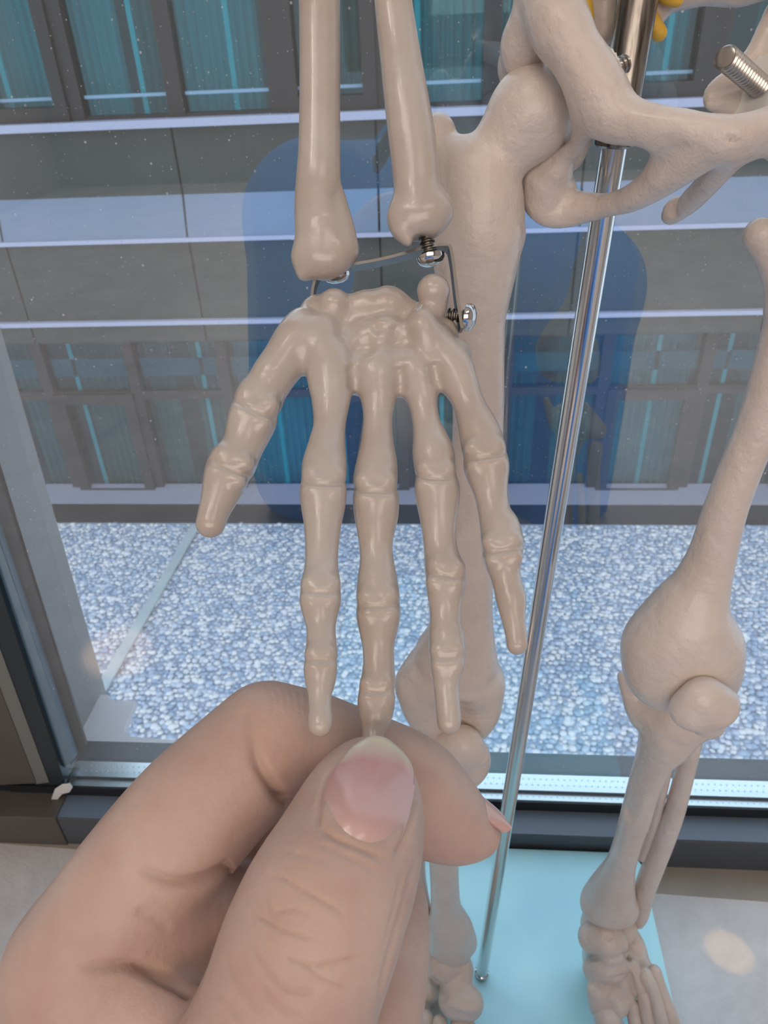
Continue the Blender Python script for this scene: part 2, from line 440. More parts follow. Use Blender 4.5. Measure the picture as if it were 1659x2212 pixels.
# left jamb strips follow lines seen at the left
def strip(name, m, l0, l1, r0, r1, Y0, Y1):
    def ext(p, q):
        A, B = PY(*p, Y0), PY(*q, Y0); t_ = (ZT-A[2])/(B[2]-A[2]); return A, A+(B-A)*t_
    A, B = ext(l0, l1); C_, D_ = ext(r0, r1)
    if name == 'jamb': B[0] = A[0]
    return MB().prism([A, C_, D_, B], (0, Y1-Y0, 0)).build(name, m, win)
strip('jamb', FRAMEB, (-700, 1730), (-740, 1000), (78, 1692), (0, 1489), Yb-.004, Yb+.05)
strip('jamb_bevel', mat('grey_bevel', (0.17, 0.175, 0.165), 0.4), (78, 1694), (0, 1489), (106, 1690), (0, 1402), Yb-.0035, Yb+.03)
strip('gasket', mat('teal_seal', (0.012, 0.022, 0.028), 0.35), (106, 1697), (0, 1402), (141, 1692), (0, 1272), Yb-.003, Yb+.02)
strip('spacer_bar', ALU_SHADED, (136, 1660), (0, 1272), (161, 1640), (9, 1200), Yb+.0015, Yb+.008)
strip('seal', mat('dark_seal', (0.06, 0.058, 0.062), 0.5), (150, 1655), (5, 1200), (186, 1612), (54, 1200), Yb+.009, Yb+.012)
Ye = Yd+.008
def reveal():
    def ext(p, q, Y):
        A, B = PY(*p, Y), PY(*q, Y); t_ = (ZT-A[2])/(B[2]-A[2]); return A, A+(B-A)*t_
    A, B = ext((176, 1625), (44, 1200), Ye); C_, D_ = ext((236, 1512), (146, 1200), Ye+.05)
    A[0] -= .03; B[0] -= .03
    s = MB(); s.prism([A, (C_[0]-.001, Ye, C_[2]), (D_[0]-.001, Ye, D_[2]), B], (0, .05, 0)); s.build('exterior_reveal', PLASTER, win)
reveal()
cor = [(120, 1660), (120, 1560), (205, 1500), (232, 1500), (238, 1508), (250, 1513), (294, 1514), (290, 1525), (270, 1572), (270, 1580), (282, 1590), (372, 1598), (420, 1606), (900, 1640), (900, 1668)]
MB().prism([PZ(u, v, z4-.0012) for u, v in cor], (0, 0, -.006)).build('exterior_sill', SILL, win, bevel=.0006)
MB().box(XJ, XE, Yb+.0001, Yb+.0005, z2-.003, ZT).build('pane', GLASS_IN, win)
MB().box(XJ, XE, Yc+.001, Yc+.0014, z5+.0001, ZT).build('pane', GLASS_OUT, win)
MB().box(XL, XE, Yfr, Yd+.05, ZT, ZC).build('head', FRAMEB, win)
# torn film left in the corner of the frame
fl = [(105, 1746), (112, 1722), (118, 1706), (133, 1696), (150, 1694), (156, 1702), (150, 1712), (134, 1716), (124, 1728), (113, 1742)]
fo = MB().prism([PY(u, v, Yb-.0062) for u, v in fl], (0, .0012, 0)).build('torn_film', FILM, None, bevel=.0003)
tag(fo, 'torn scrap of clear plastic film stuck in lower left window corner', 'plastic scrap')

# ================================================================== outside: gravel roof and the facade opposite
YF = 8.0
G0 = PY(829, 1129, YF); ZG = G0[2]
def zf(v, u=400, Y=YF): return PY(u, v, Y)[2]
X0, X1 = -7.6, 8.4
GR = mat('gravel_stone', (0.7, 0.74, 0.8), 0.8)
nt = GR.node_tree; b = nt.nodes['Principled BSDF']
va = nt.nodes.new('ShaderNodeAttribute'); va.attribute_name = 'stone'
rp = nt.nodes.new('ShaderNodeValToRGB'); e = rp.color_ramp.elements
e[0].position, e[0].color = 0.0, (0.38, 0.48, 0.64, 1); e[1].position, e[1].color = 0.75, (0.96, 0.91, 0.90, 1)
e2 = rp.color_ramp.elements.new(0.45); e2.color = (0.70, 0.74, 0.84, 1)
nt.links.new(va.outputs['Fac'], rp.inputs[0]); nt.links.new(rp.outputs[0], b.inputs['Base Color'])
MB().box(X0-3, X1+3, 1.0, YF+.3, ZG-.3, ZG-.02).build('ground', mat('roof_bed', (0.46, 0.52, 0.64), 0.9))['kind'] = 'structure'
def gravel():
    t = bmesh.new(); bmesh.ops.create_icosphere(t, subdivisions=1, radius=1); tv = np.array([v.co[:] for v in t.verts]); tf = np.array([[v.index for v in f_.verts] for f_ in t.faces]); t.free()
    step = 0.058; Vs, Fs, A = [], [], []; n = 0
    for y in np.arange(3.4, YF-.06, step):
        hw = 0.62*y+1.3
        for x in np.arange(-hw-.25, hw+.25, step):
            r = step*random.uniform(.38, .78)
            sc = np.array([r*random.uniform(.8, 1.35), r*random.uniform(.8, 1.2), r*random.uniform(.35, .6)])
            an = random.uniform(0, 6.28); R = np.array([[math.cos(an), -math.sin(an), 0], [math.sin(an), math.cos(an), 0], [0, 0, 1]])
            Vs.append((tv*sc) @ R.T+[x+random.uniform(-.3, .3)*step, y+random.uniform(-.3, .3)*step, ZG-.008+random.uniform(-.01, .012)]); Fs.append(tf+n); n += len(tv)
            A.append(np.full(len(tv), random.random()))
    me = mesh_np(np.vstack(Vs), np.vstack(Fs), True, name='gravel'); at = me.attributes.new('stone', 'FLOAT', 'POINT'); at.data.foreach_set('value', np.hstack(A).astype(np.float32))
    o = link('gravel', me, GR); tag(o, 'blue white gravel covering the flat roof outside the window', 'gravel', kind='stuff')
gravel()
# pale strip across the gravel
q = [PZ(432, 1133, ZG+.055), PZ(413, 1133, ZG+.055), PZ(214, 1470, ZG+.055), PZ(240, 1470, ZG+.055)]
for k, (i, j) in enumerate(((0, 3), (1, 2))):               # carry the strip on towards the viewer
    q[j] = q[j]+(q[j]-q[i])*.15
sp = MB().prism(q, (0, 0, -.03)).build('edging_strip', mat('pale_concrete', (0.55, 0.62, 0.64), 0.7, mottle=(3, (0.5, 0.57, 0.6), (0.6, 0.66, 0.67))), bevel=.01)
tag(sp, 'narrow pale strip lying slanted across the gravel roof', 'edging strip')

fac = empty('office_building', (0, YF, ZG)); tag(fac, 'dark clad building with teal windows beyond the gravel roof', 'building')
CLAD = mat('olive_cladding', (0.045, 0.048, 0.038), 0.6, mottle=(1.3, (0.038, 0.041, 0.032), (0.053, 0.055, 0.043)), bump=[(60, .004, None)])
LEDGE = mat('lavender_ledge', (0.50, 0.48, 0.60), 0.5)
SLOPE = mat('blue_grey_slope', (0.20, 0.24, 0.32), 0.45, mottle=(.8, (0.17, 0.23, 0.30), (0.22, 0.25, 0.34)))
WFR = mat('brown_window_frame', (0.020, 0.0145, 0.012), 0.5)
GAP = mat('dark_gap', (0.02, 0.022, 0.022), 0.8)
def tealglass():
    m = glass('teal_pane', 0.03, False, (0.40, 0.85, 0.86)); return m
TEAL = tealglass()
CURT = mat('teal_curtain', (0.05, 0.30, 0.34), 0.9)
CURT2 = mat('grey_curtain', (0.10, 0.14, 0.13), 0.9)
ROOMD = mat('dim_room', (0.02, 0.05, 0.055), 0.9)
RAIL_REFL = mat('rail_reflection', (0.26, 0.40, 0.52), 0.4)  # pale reflection in the upper panes, painted as a thin bar
BAND_REFL = mat('blue_reflection', (0.03, 0.085, 0.12), 0.5)  # blue reflection in the lower panes, put into a coloured bar
zK0, zK1 = ZG-.05, zf(1089)                                   # kerb
zL0 = zf(1069)                                              # sill surface top edge
zW1a = zf(737)                                              # head of lower windows
zA0, zA1 = zf(699), zf(690)
zB0, zB1 = zf(521), zf(512)
zC0 = PY(400, 420, YF+.08)[2]
zD0, zD1 = zf(272), zf(252)
zTop = zf(-420)
XV = [PY(u, 900, YF)[0] for u in (125, 300, 480)]
MB().box(X0, X1, YF, YF+.3, zK0, zK1).build('kerb', mat('dark_kerb', (0.07, 0.075, 0.065), 0.8), fac)
# lavender sill: slopes back from the kerb
s = MB(); s.prism([(X0, YF, zK1), (X0, YF+.28, zL0-.0), (X0, YF+.28, zK0), (X0, YF, zK0)], (X1-X0, 0, 0)); s.build('window_sill', mat('lavender_stone', (0.26, 0.24, 0.30), 0.7), fac)
def panels(name, za, zb, y, joints, m, slope=0):
    MB().box(X0, X1, y+.03+slope, y+.3+slope, za, zb).build('joint', GAP, fac)
    s = MB(); xs = [X0]+joints+[X1]
    for a_, b_ in zip(xs, xs[1:]):
        g = .012
        if slope: s.prism([(a_+g, y, za), (a_+g, y+slope, zb), (a_+g, y+slope+.04, zb), (a_+g, y+.04, za)], (b_-a_-2*g, 0, 0))
        else: s.box(a_+g, b_-g, y, y+.04, za, zb)
    s.build(name, m, fac)
jx = PY(423, 610, YF)[0]; jw = PY(423, 610, YF)[0]-PY(38, 620, YF)[0]
J = [jx+jw*k for k in range(-3, 6)]; J = [x for x in J if X0+.3 < x < X1-.3]
panels('wall', zW1a, zA0, YF+.02, J, CLAD)
MB().box(X0, X1, YF-.05, YF+.1, zA0, zA1).build('ledge', LEDGE, fac)
panels('wall', zA1, zB0, YF+.02, J, CLAD)
MB().box(X0, X1, YF-.05, YF+.1, zB0, zB1).build('ledge', LEDGE, fac)
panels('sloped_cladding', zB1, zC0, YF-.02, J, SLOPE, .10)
J2 = J
YU = YF+.08
def zu(v, u=400): return PY(u, v, YU)[2]
zC1, zD0, zD1, zTop = zu(417), zu(272), zu(254), zu(-420)
panels('wall', zC1-.02, zD0, YU, J2, CLAD)
MB().box(X0, X1, YU-.10, YU+.15, zD0, zD1).build('ledge', LEDGE, fac)
# windows, each bay its own part
def folds(x0, x1, z0, z1_, y, m, parent, amp=.03, w=.09):
    nx = max(int((x1-x0)/w*6), 8); V, Q = [], []
    for i in range(nx+1):
        x = x0+(x1-x0)*i/nx; yy = y+amp*math.sin((x-x0)/w*2*math.pi+.6*math.sin(x*9))
        V += [(x, yy, z0), (x, yy, z1_)]
    for i in range(nx): Q.append((2*i, 2*i+2, 2*i+3, 2*i+1))
    V = np.array(V); Q = np.array(Q); n = len(V)
    V = np.vstack([V, V+[0, .012, 0]]); Q = np.vstack([Q, Q[:, ::-1]+n])
    return link('curtain', mesh_np(V, Q, True, name='curtain'), m, parent)
def bay(x0, x1, z0, z1_, y, post, low, curtains, reflected_rail=None, sash=None, strip_x=None):
    w_ = MB(); w_.box(x0-post/2, x0+post/2, y-.05, y+.12, z0, z1_)
    w_.box(x0, x1, y-.03, y+.1, z0, z0+.05); w_.box(x0, x1, y-.03, y+.1, z1_-.05, z1_)
    fr = w_.build('window', WFR, fac)
    MB().box(x0+.02, x1-.02, y+.03, y+.034, z0+.03, z1_-.03).build('pane', TEAL, fr)
    MB().box(x0, x1, y+.9, y+.95, z0, z1_).box(x0, x1, y+.1, y+.95, z0-.06, z0-.01).box(x0, x1, y+.1, y+.95, z1_+.01, z1_+.05).build('room', ROOMD, fr)
    if low: MB().box(x0+.07, x1-.07, y+.05, y+.07, low+.30*(z1_-low), low+.62*(z1_-low)).build('blue_reflection', BAND_REFL, fr)
    for (a_, b_, m) in curtains:
        folds(x0+(x1-x0)*a_, x0+(x1-x0)*b_, z0+.02, z1_-.02, y+.3, m, fr)
    if reflected_rail: MB().box(x0+post*.6, x1-post*.6, y+.005, y+.03, reflected_rail, reflected_rail+.03).build('reflected_rail', RAIL_REFL, fr)
    if low:
        s = MB(); s.box(x0, x1, y-.04, y+.02, low-.05, low+.05); s.build('transom', WFR, fr)
    if sash:
        s = MB(); a_, b_, t_ = x0+post*.4, x1-post*.4, .13; zt = sash
        s.box(a_, a_+t_, y-.09, y-.01, z0+.02, zt); s.box(b_-t_, b_, y-.09, y-.01, z0+.02, zt); s.box(a_+t_, b_-t_, y-.09, y-.01, z0+.02, z0+.02+t_); s.box(a_+t_, b_-t_, y-.09, y-.01, zt-t_, zt)
        s.build('sash', WFR, fr)
    if strip_x is not None:
        x = x0+(x1-x0)*strip_x; MB().box(x, x+.05, y+.05, y+.07, z0+.02, z1_-.02).build('blind_edge', mat('pale_teal', (0.10, 0.42, 0.46), 0.6) if 'pale_teal' not in bpy.data.materials else bpy.data.materials['pale_teal'], fr)
    return fr
# lower row
bw = XV[1]-XV[0]; YW = YF+.28
xw0 = PY(126, 900, YW)[0]; bw = PY(312, 900, YW)[0]-xw0
for k in range(-3, 9):
    x0 = xw0+bw*k
    if x0 < X0 or x0+bw > X1: continue
    zl, zh = PY(400, 1070, YW)[2], PY(400, 728, YW)[2]; zt = PY(400, 850, YW)[2]
    cur = [[(0.25, 0.95, CURT2)], [(0.05, 0.35, CURT2), (0.55, 0.95, CURT2)], [(0.05, 0.95, CURT)], [(0.5, 0.9, CURT2)]][k % 4]
    bay(x0, x0+bw, zl, zh, YW, .13, zt, cur, sash=(zt+.03 if k in (0, 3, 6) else None), strip_x=[.3, .72, .5, .2][k % 4])
# upper row
YUW = YU+.12
xu0 = PY(365, 120, YUW)[0]; bu = xu0-PY(140, 120, YUW)[0]
for k in range(-3, 8):
    x0 = xu0+bu*k
    if x0 < X0 or x0+bu > X1: continue
    zl, zh = PY(400, 256, YUW)[2], zTop
    cur = [[(0.0, 0.8, CURT)], [(0.4, 0.95, CURT2)], [(0.05, 0.95, CURT)], [(0.0, 0.45, CURT), (0.6, 1.0, CURT2)]][k % 4]
    bay(x0, x0+bu, zl, zh, YUW, .16, None, cur, reflected_rail=PY(400, 205, YUW)[2], sash=(zl+2.2 if k % 3 == 1 else None), strip_x=[.55, .5, .3, .65][k % 4])
MB().box(X0, X1, YU+1.1, YU+1.3, ZG-.05, zTop+.3).build('back_wall', GAP, fac)
MB().box(X0, X1, YU-.05, YU+1.3, zTop, zTop+.4).build('cornice', CLAD, fac)
# ================================================================== display stand
PB = PZ(1040, 2106, .0195)
PT = PY(1386, -60, .224)
zB = .0195
std = empty('display_stand', PB); tag(std, 'chrome pole stand on light blue plate holding up the skeleton', 'display stand')
b0 = PZ(1104, 1827, zB); rt = PZ(1466, 2212, zB); rt2 = PZ(1387, 1862, zB)
yb_ = Yfr-.002
xr0 = rt2[0]+(rt[0]-rt2[0])/(rt[1]-rt2[1])*(yb_-rt2[1]); xr1 = rt2[0]+(rt[0]-rt2[0])/(rt[1]-rt2[1])*(.06-rt2[1])
xl = PB[0]-.12
def rrect(x0, x1, xx1, y0, y1, r=.012, n=6):
    cs = [((x1, y1), -90+90), ]
    pts = []
    for (cx, cy, a0) in ((xx1-r, y0+r, -90), (x1-r, y1-r, 0), (x0+r, y1-r, 90), (x0+r, y0+r, 180)):
        for i in range(n+1):
            a_ = math.radians(a0+90*i/n); pts.append((cx+r*math.cos(a_), cy+r*math.sin(a_)))
    return pts
s = MB(); s.prism([(x, y, .0005) for x, y in rrect(xl, xr0, xr1, .05, yb_)], (0, 0, zB-.0005)); s.build('base_plate', BASE, std, True, bevel=.0015)
ax_ = PT-PB; Lp = np.linalg.norm(ax_); ax_ /= Lp
# point of the pole seen at row 322: lower end of the sleeve
def pole_at_row(v):
    lo, hi = 0.0, Lp*1.2
    for _ in range(60):
        m_ = (lo+hi)/2; vv = proj(np.array([PB+ax_*m_]))[1][0]
        if vv > v: lo = m_
        else: hi = m_
    return lo
hS = pole_at_row(318)
s = MB(); s.lathe(PB, ax_, [(0, .0036), (.001, .0041), (.004, .0041), (.0045, .0035), (hS+.01, .0035)], 40); s.build('pole', CHROME, std, True)
s = MB(); s.lathe(PB, ax_, [(hS, .0045), (hS+.0006, .0052), (hS+.004, .0052), (hS+.0044, .0050), (Lp+.35, .0050), (Lp+.351, .0046)], 40); s.build('pole_sleeve', STEEL, std, True)

# ================================================================== skeleton
sk = empty('skeleton_model', PY(1150, 430, .205)*np.array([1, 1, 0])+np.array([0, 0, zB]))
tag(sk, 'small ivory plastic skeleton model hanging on the pole by the window', 'skeleton')

# ---- hand and wrist, moulded in one piece with five fingers
def dep(tip, vt):
    return lambda u, v: .160+(tip-.160)*(v-640)/(vt-640)
dT, dI, dM, dR, dP = dep(.143, 1150), dep(.1215, 1580), dep(.1300, 1600), dep(.131, 1580), dep(.134, 1400)
TH = [(655,735,50),(605,795,46),(575,838,47),(561,860,52),(552,882,50),(545,907,53),(530,950,46),(518,975,46),(505,998,50),(494,1012,49),(488,1032,48),(475,1070,40),(463,1103,34),(455,1130,32)]
IN = [(702,735,46),(713,795,53),(715,830,49),(715,858,43),(712,915,35),(706,960,40),(701,1003,48),(700,1028,48.5),(699,1043,47),(698,1062,51),(698,1090,48),(697,1130,41),(695,1190,36),(694,1230,37),(693,1257,42),(692,1276,43),(692,1296,45),(692,1320,39),(693,1352,32),(694,1390,33),(694,1412,35),(693,1428,34),(692,1447,36),(692,1470,33),(691,1497,26),(692,1530,25),(692,1553,27),(692,1566,26)]
MI = [(800,735,45),(812,800,53),(815,832,46),(817,858,38.5),(816,905,31.5),(815,960,36),(814,1000,44),(811,1035,48),(811,1057,45),(812,1080,50),(813,1110,48),(812,1145,41),(812,1180,36),(814,1215,37),(815,1252,43),(816,1285,47),(817,1306,46),(817,1327,48),(817,1357,42),(817,1392,35),(818,1430,34),(817,1465,37),(814,1490,38),(813,1514,41),(812,1543,36),(808,1567,27),(805,1595,24),(804,1630,24),(803,1650,22)]
RI = [(862,745,42),(893,800,50),(904,832,42),(911,858,34),(916,885,30),(922,918,31),(930,950,38),(936,980,45),(939,1010,44),(941,1030,43),(944,1058,49),(946,1085,46),(947,1120,40),(949,1160,36),(953,1195,37),(959,1225,42),(962,1243,42.5),(963,1262,43),(962,1290,38),(962,1318,34),(962,1348,34),(965,1380,39),(967,1410,40),(966,1440,36),(964,1475,28),(966,1510,27),(969,1545,27),(970,1560,26)]
PI = [(930,745,42),(972,788,46),(990,822,41),(1005,855,35),(1020,890,36),(1035,930,44),(1043,960,46),(1048,984,46),(1051,1006,49),(1054,1030,44),(1061,1070,36),(1069,1110,36),(1080,1140,43),(1085,1170,46),(1086,1186,44),(1084,1205,41),(1090,1235,34),(1096,1262,32),(1104,1295,33),(1108,1330,27),(1114,1365,24),(1117,1392,23)]
hs = SDF(.00045)
W = lambda u, v: .160-(v-640)*.0000142
carp = [[(690,680,44),(760,690,50),(830,688,52),(895,700,46),(955,722,36)], [(668,745,44),(745,750,52),(820,752,52),(890,765,50),(960,778,40)], [(712,800,44),(800,805,44),(885,812,38),(975,805,34)]]
for c_ in carp: hs.chain(px(c_, lambda u, v: W(u, v)+.0012), .003, flat=(CAMDIR, .85))
for c_ in (TH, IN, MI, RI, PI):
    dfn = {id(TH): dT, id(IN): dI, id(MI): dM, id(RI): dR, id(PI): dP}[id(c_)]
    hs.chain(px(c_, dfn), .0022, flat=(CAMDIR, .86), n=5)
for (u, v, r, dd) in ((722,661,37,-.001),(838,668,50,.001),(790,668,40,.0005),(936,628,35,-.003),(938,665,27,-.002),(940,735,36,-.002),(655,705,40,-.001),(700,720,34,-.003),(985,765,32,-.001),(762,735,28,-.0035),(835,722,40,-.0028),(820,790,40,-.0018),(733,800,40,-.001)):
    hs.ball(P(u, v, .159+dd), r*.158/F_PX, .0016)
hs.chain(px([(908,690,29,.1545),(914,715,35,.1545),(925,748,34,.1550),(945,785,28,.1558)]), .002)
hs.chain(px([(712,790,36,.1572),(762,802,40,.1565),(815,796,36,.1565),(866,806,38,.1565),(910,796,36,.1568),(945,798,34,.1570)]), .004, flat=(CAMDIR, .5))
for (u, v, r, dd) in ((868,735,20,-.0058),(790,745,16,-.0055),(748,700,18,-.0052),(770,650,16,-.0045),(880,655,18,-.005)):
    hs.ball(P(u, v, .159+dd-.0016), r*.155/F_PX, .003, sign=-1)
hs.chain(px([(640,735,40,.1565),(680,750,36,.1555),(712,770,34,.1555)]), .003)
hs.chain(px([(590,800,30,.153),(640,740,34,.1555),(690,715,26,.156)]), .003)
# paired knuckle bumps on both sides of every joint
for (c_, hw, an, dfn) in (((550,886),50,22,dT),((497,1012),48,22,dT),((699,1044),47,2,dI),((692,1278),42,3,dI),((693,1426),33,0,dI),((811,1060),46,1,dM),((817,1308),45,-4,dM),((814,1493),37,0,dM),((941,1031),43,2,dR),((962,1243),42,8,dR),((966,1420),37,0,dR),((1049,986),46,-8,dP),((1086,1188),44,-8,dP)):
    a_ = math.radians(an); ex, ey = np.array([math.cos(a_), math.sin(a_)]), np.array([-math.sin(a_), math.cos(a_)])
    for sx in (-1, 1):
        for sy, rr in ((-.46, .40), (.42, .36)):
            q = np.array(c_)+ex*sx*hw*.54+ey*sy*hw; d0 = dfn(q[0], q[1])
            hs.ball(P(q[0], q[1], d0-hw*d0/F_PX*.52), hw*rr*d0/F_PX, .0013)
V, Q = hs.mesh(); V = relax(V, Q, 1); N = vnormals(V, Q)
def crease(c, half, ang, amp=.00045, sig=5, sag=4):
    a_ = math.radians(ang); dx, dy = math.cos(a_), math.sin(a_)
    wrinkle(V, N, [(c[0]+t*half*dx-s_*sag*dy, c[1]+t*half*dy+s_*sag*dx) for t, s_ in ((-1.1, -1), (-.5, 0), (0, .3), (.5, 0), (1.1, -1))], amp, sig, (.1, .17))
for c_, hh, an, am in (((550,886),50,22,.00045),((497,1012),48,22,.00045),((699,1044),47,2,.0006),((692,1278),42,3,.0005),((693,1426),33,0,.0004),((811,1060),46,1,.0006),((817,1308),45,-4,.0005),((814,1493),36,0,.0004),((941,1031),43,2,.0006),((962,1243),42,8,.0005),((966,1420),38,0,.0003),((1049,986),46,-8,.0006),((1086,1188),44,-8,.0005)):
    crease(c_, hh, an, am)
for cc in ([(756,785),(763,815),(762,850)], [(860,788),(865,815),(866,850)], [(934,780),(940,805),(944,838)], [(800,715),(830,708),(868,715)]): wrinkle(V, N, cc, .0007, 12, (.1, .17))
N = vnormals(V, Q)
C_ = V[Q].mean(1); uc, vc, _ = proj(C_)
lab = np.zeros(len(Q), int)
lab[((uc-550)*-.40+(vc-886)*.92 > 0) & (uc < 640)] = 1
lab[(vc > 1044) & (uc > 630) & (uc <= 757)] = 2
lab[(vc > 1060) & (uc > 757) & (uc <= 875)] = 3
bd = 992+(vc-985)*.15
lab[(vc > 1031) & (uc > 875) & (uc <= bd)] = 4
lab[((uc-1049)*.14+(vc-986)*.99 > 0) & (uc > bd) & (vc > 940)] = 5
def sub(k):
    q = Q[lab == k]; ids = np.unique(q); mp = np.full(len(V), -1); mp[ids] = np.arange(len(ids))
    return mesh_np(V[ids], mp[q], True, N[ids], 'bones')
hand = link('hand_bones', sub(0), BONE, sk); tag(hand, 'ivory wrist and palm bones')
for k in range(1, 6):
    o = link('thumb_bones' if k == 1 else 'finger_bones', sub(k), BONE, hand)

# ---- forearm
s = SDF(.0006)
s.chain(np.vstack([np.array([[*(P(690,-260,.168)+np.array([-.004,.012,.062])), .0062]]), px([(690,-260,46,.168),(690,-60,45,.160),(690,0,45,.158),(691,150,44,.158),(690,300,45,.158),(688,380,48,.158),(688,430,52,.159),(692,480,56,.160),(697,515,58,.160),(698,540,52,.160)])]), .001, flat=(CAMDIR, .8))
s.chain(px([(668,552,33,.160),(690,562,38,.160),(716,564,36,.160),(736,546,34,.160)]), .003)
s.chain(px([(725,430,20,.160),(745,490,20,.160),(756,540,15,.160)]), .002)
s.chain(px([(748,500,5,.155),(730,450,4,.155),(728,420,3,.156)]), .002, sign=-1)
s.chain(px([(656,590,16,.160),(654,560,20,.160)]), .002)
sdf_part('radius', s, BONE, sk)
s = SDF(.0006)
s.chain(np.vstack([np.array([[*(P(830,-260,.166)+np.array([-.006,.014,.066])), .0068]]), px([(830,-260,42,.166),(847,-60,41,.160),(849,0,41,.158),(862,100,44,.158),(876,200,48,.157),(889,290,51,.157),(896,350,51,.157),(900,400,50,.157),(904,430,53,.157),(908,455,54,.157)])]), .001, flat=(CAMDIR, .8))
s.chain(px([(870,472,33,.157),(895,478,38,.157),(925,470,38,.157),(946,456,32,.157)]), .0035); s.chain(px([(872,492,22,.157),(900,486,26,.157)]), .002); s.chain(px([(868,500,18,.156),(884,522,13,.156),(897,524,8,.156)]), .0015)
s.ball(P(908, 530, .157), 18*.157/F_PX, .002, sign=-1)
sdf_part('ulna', s, BONE, sk)
E0 = P(740, -260, .167)+np.array([-.002, .016, .070])
s = SDF(.0012); s.chain(np.array([[*(E0+np.array([-.008, 0, 0])), .007], [*(E0+np.array([.010, 0, 0])), .008]]), .003)
s.chain(np.array([[*E0, .009], [*(E0+np.array([.0, .012, .03])), .0062], [*(E0+np.array([.006, .03, .10])), .006], [*(E0+np.array([.012, .045, .15])), .010], [*(E0+np.array([.022, .045, .162])), .012]]), .003)
sdf_part('humerus', s, BONE, sk)
# ---- wrist bracket with its screws
BR = mat('steel_bracket', (0.22, 0.20, 0.18), 0.35, 1.0)
def band(name, pts, wd, th, up, parent):
    s = MB(); s.sweep([P(*p) for p in catmull(np.array(pts), 6)], lambda t_: [(-th/2, -wd/2), (th/2, -wd/2), (th/2, wd/2), (-th/2, wd/2)], up)
    return s.build(name, BR, parent, True)
br = band('wrist_bracket', [(676,668,.162),(676,640,.162),(682,612,.162),(694,594,.162),(720,584,.162),(755,578,.162),(800,571,.1615),(850,560,.161),(900,546,.160),(940,537,.159),(966,535,.159)], .0042, .0006, CAMDIR, sk)
band('bracket_arm', [(967,536,.159),(972,545,.159),(978,580,.159),(985,640,.159),(992,690,.159),(996,714,.159)], .0046, .0007, CAMDIR, br)
def screw(c, axis, r_head, l_sh, r_sh, parent, turns=5, spring=True):
    c = np.asarray(c); ax = np.asarray(axis, float); ax /= np.linalg.norm(ax)
    s = MB(); s.lathe(c, ax, [(-r_head*.75, 0), (-r_head*.72, r_head*.4), (-r_head*.55, r_head*.78), (-r_head*.3, r_head*.97), (-r_head*.05, r_head), (0, r_head*.92)], 32)
    hd = s.build('screw_head', CHROME, parent, True, angle=50)
    prof = [(0, r_sh)]; n_ = turns; st = l_sh/n_
    for i in range(n_): prof += [(st*(i+.15), r_sh*.8), (st*(i+.45), r_sh*.8), (st*(i+.6), r_sh*1.12), (st*(i+.8), r_sh*1.12), (st*(i+1), r_sh*.82)]
    s = MB(); s.lathe(c, ax, prof, 24); s.build('screw_thread', BR, hd, True, angle=60)
    # cross slot
    return hd
def dirpx(a, b): return P(*b)-P(*a)
screw(P(929, 552, .158), dirpx((929,552,.158), (919,505,.158)), 31*.158/F_PX, .0052, 15*.158/F_PX, br, 5)
screw(P(1006, 684, .1585), dirpx((1006,684,.1585), (965,679,.1595)), 31*.158/F_PX, .0040, 13*.158/F_PX, br, 4)
screw(P(664, 671, .161), dirpx((664,671,.161), (700,678,.161)), 21*.16/F_PX, .003, 9*.16/F_PX, br, 3)
screw(P(727, 590, .162), dirpx((727,592,.162), (722,565,.1615)), 30*.16/F_PX, .003, 10*.16/F_PX, br, 3)

# ---- pelvis
s = SDF(.0009)
s.chain(pyc([(1165,-330,120,.225),(1175,-160,85,.217),(1188,-40,68,.209),(1196,20,66,.204),(1213,65,66,.200),(1240,110,58,.197),(1268,155,60,.195),(1293,205,64,.193),(1320,243,58,.191),(1360,262,48,.188),(1420,272,41,.184),(1480,278,38,.181),(1530,284,33,.179),(1566,292,30,.178)]), .004)
s.chain(pyc([(1120,130,34,.214),(1125,85,38,.212),(1150,20,34,.212)]), .006)
s.chain(pyc([(1110,165,26,.226),(1112,120,28,.222),(1140,100,40,.214)]), .005)
s.chain(pyc([(1112,140,26,.226),(1160,160,40,.232),(1220,190,45,.232),(1250,260,40,.228),(1225,330,40,.222)]), .005)   # socket wall behind the head
s.chain(pyc([(1290,235,45,.196),(1262,272,26,.197),(1246,312,18,.203),(1218,340,24,.208),(1190,380,46,.212)]), .004)
s.chain(pyc([(1170,385,40,.212),(1187,425,60,.213),(1218,448,44,.211),(1262,448,34,.208),(1310,443,26,.203),(1360,430,29,.197),(1410,400,36,.191),(1460,362,44,.186),(1510,330,44,.182),(1548,305,36,.179)]), .004, flat=(CAMDIR, .6))
s.chain(pyc([(1430,292,30,.184),(1440,330,26,.187),(1430,370,22,.190)]), .004, flat=(CAMDIR, .6))
s.chain(pyc([(1490,320,30,.183),(1550,300,30,.180)]), .004, flat=(CAMDIR, .7))
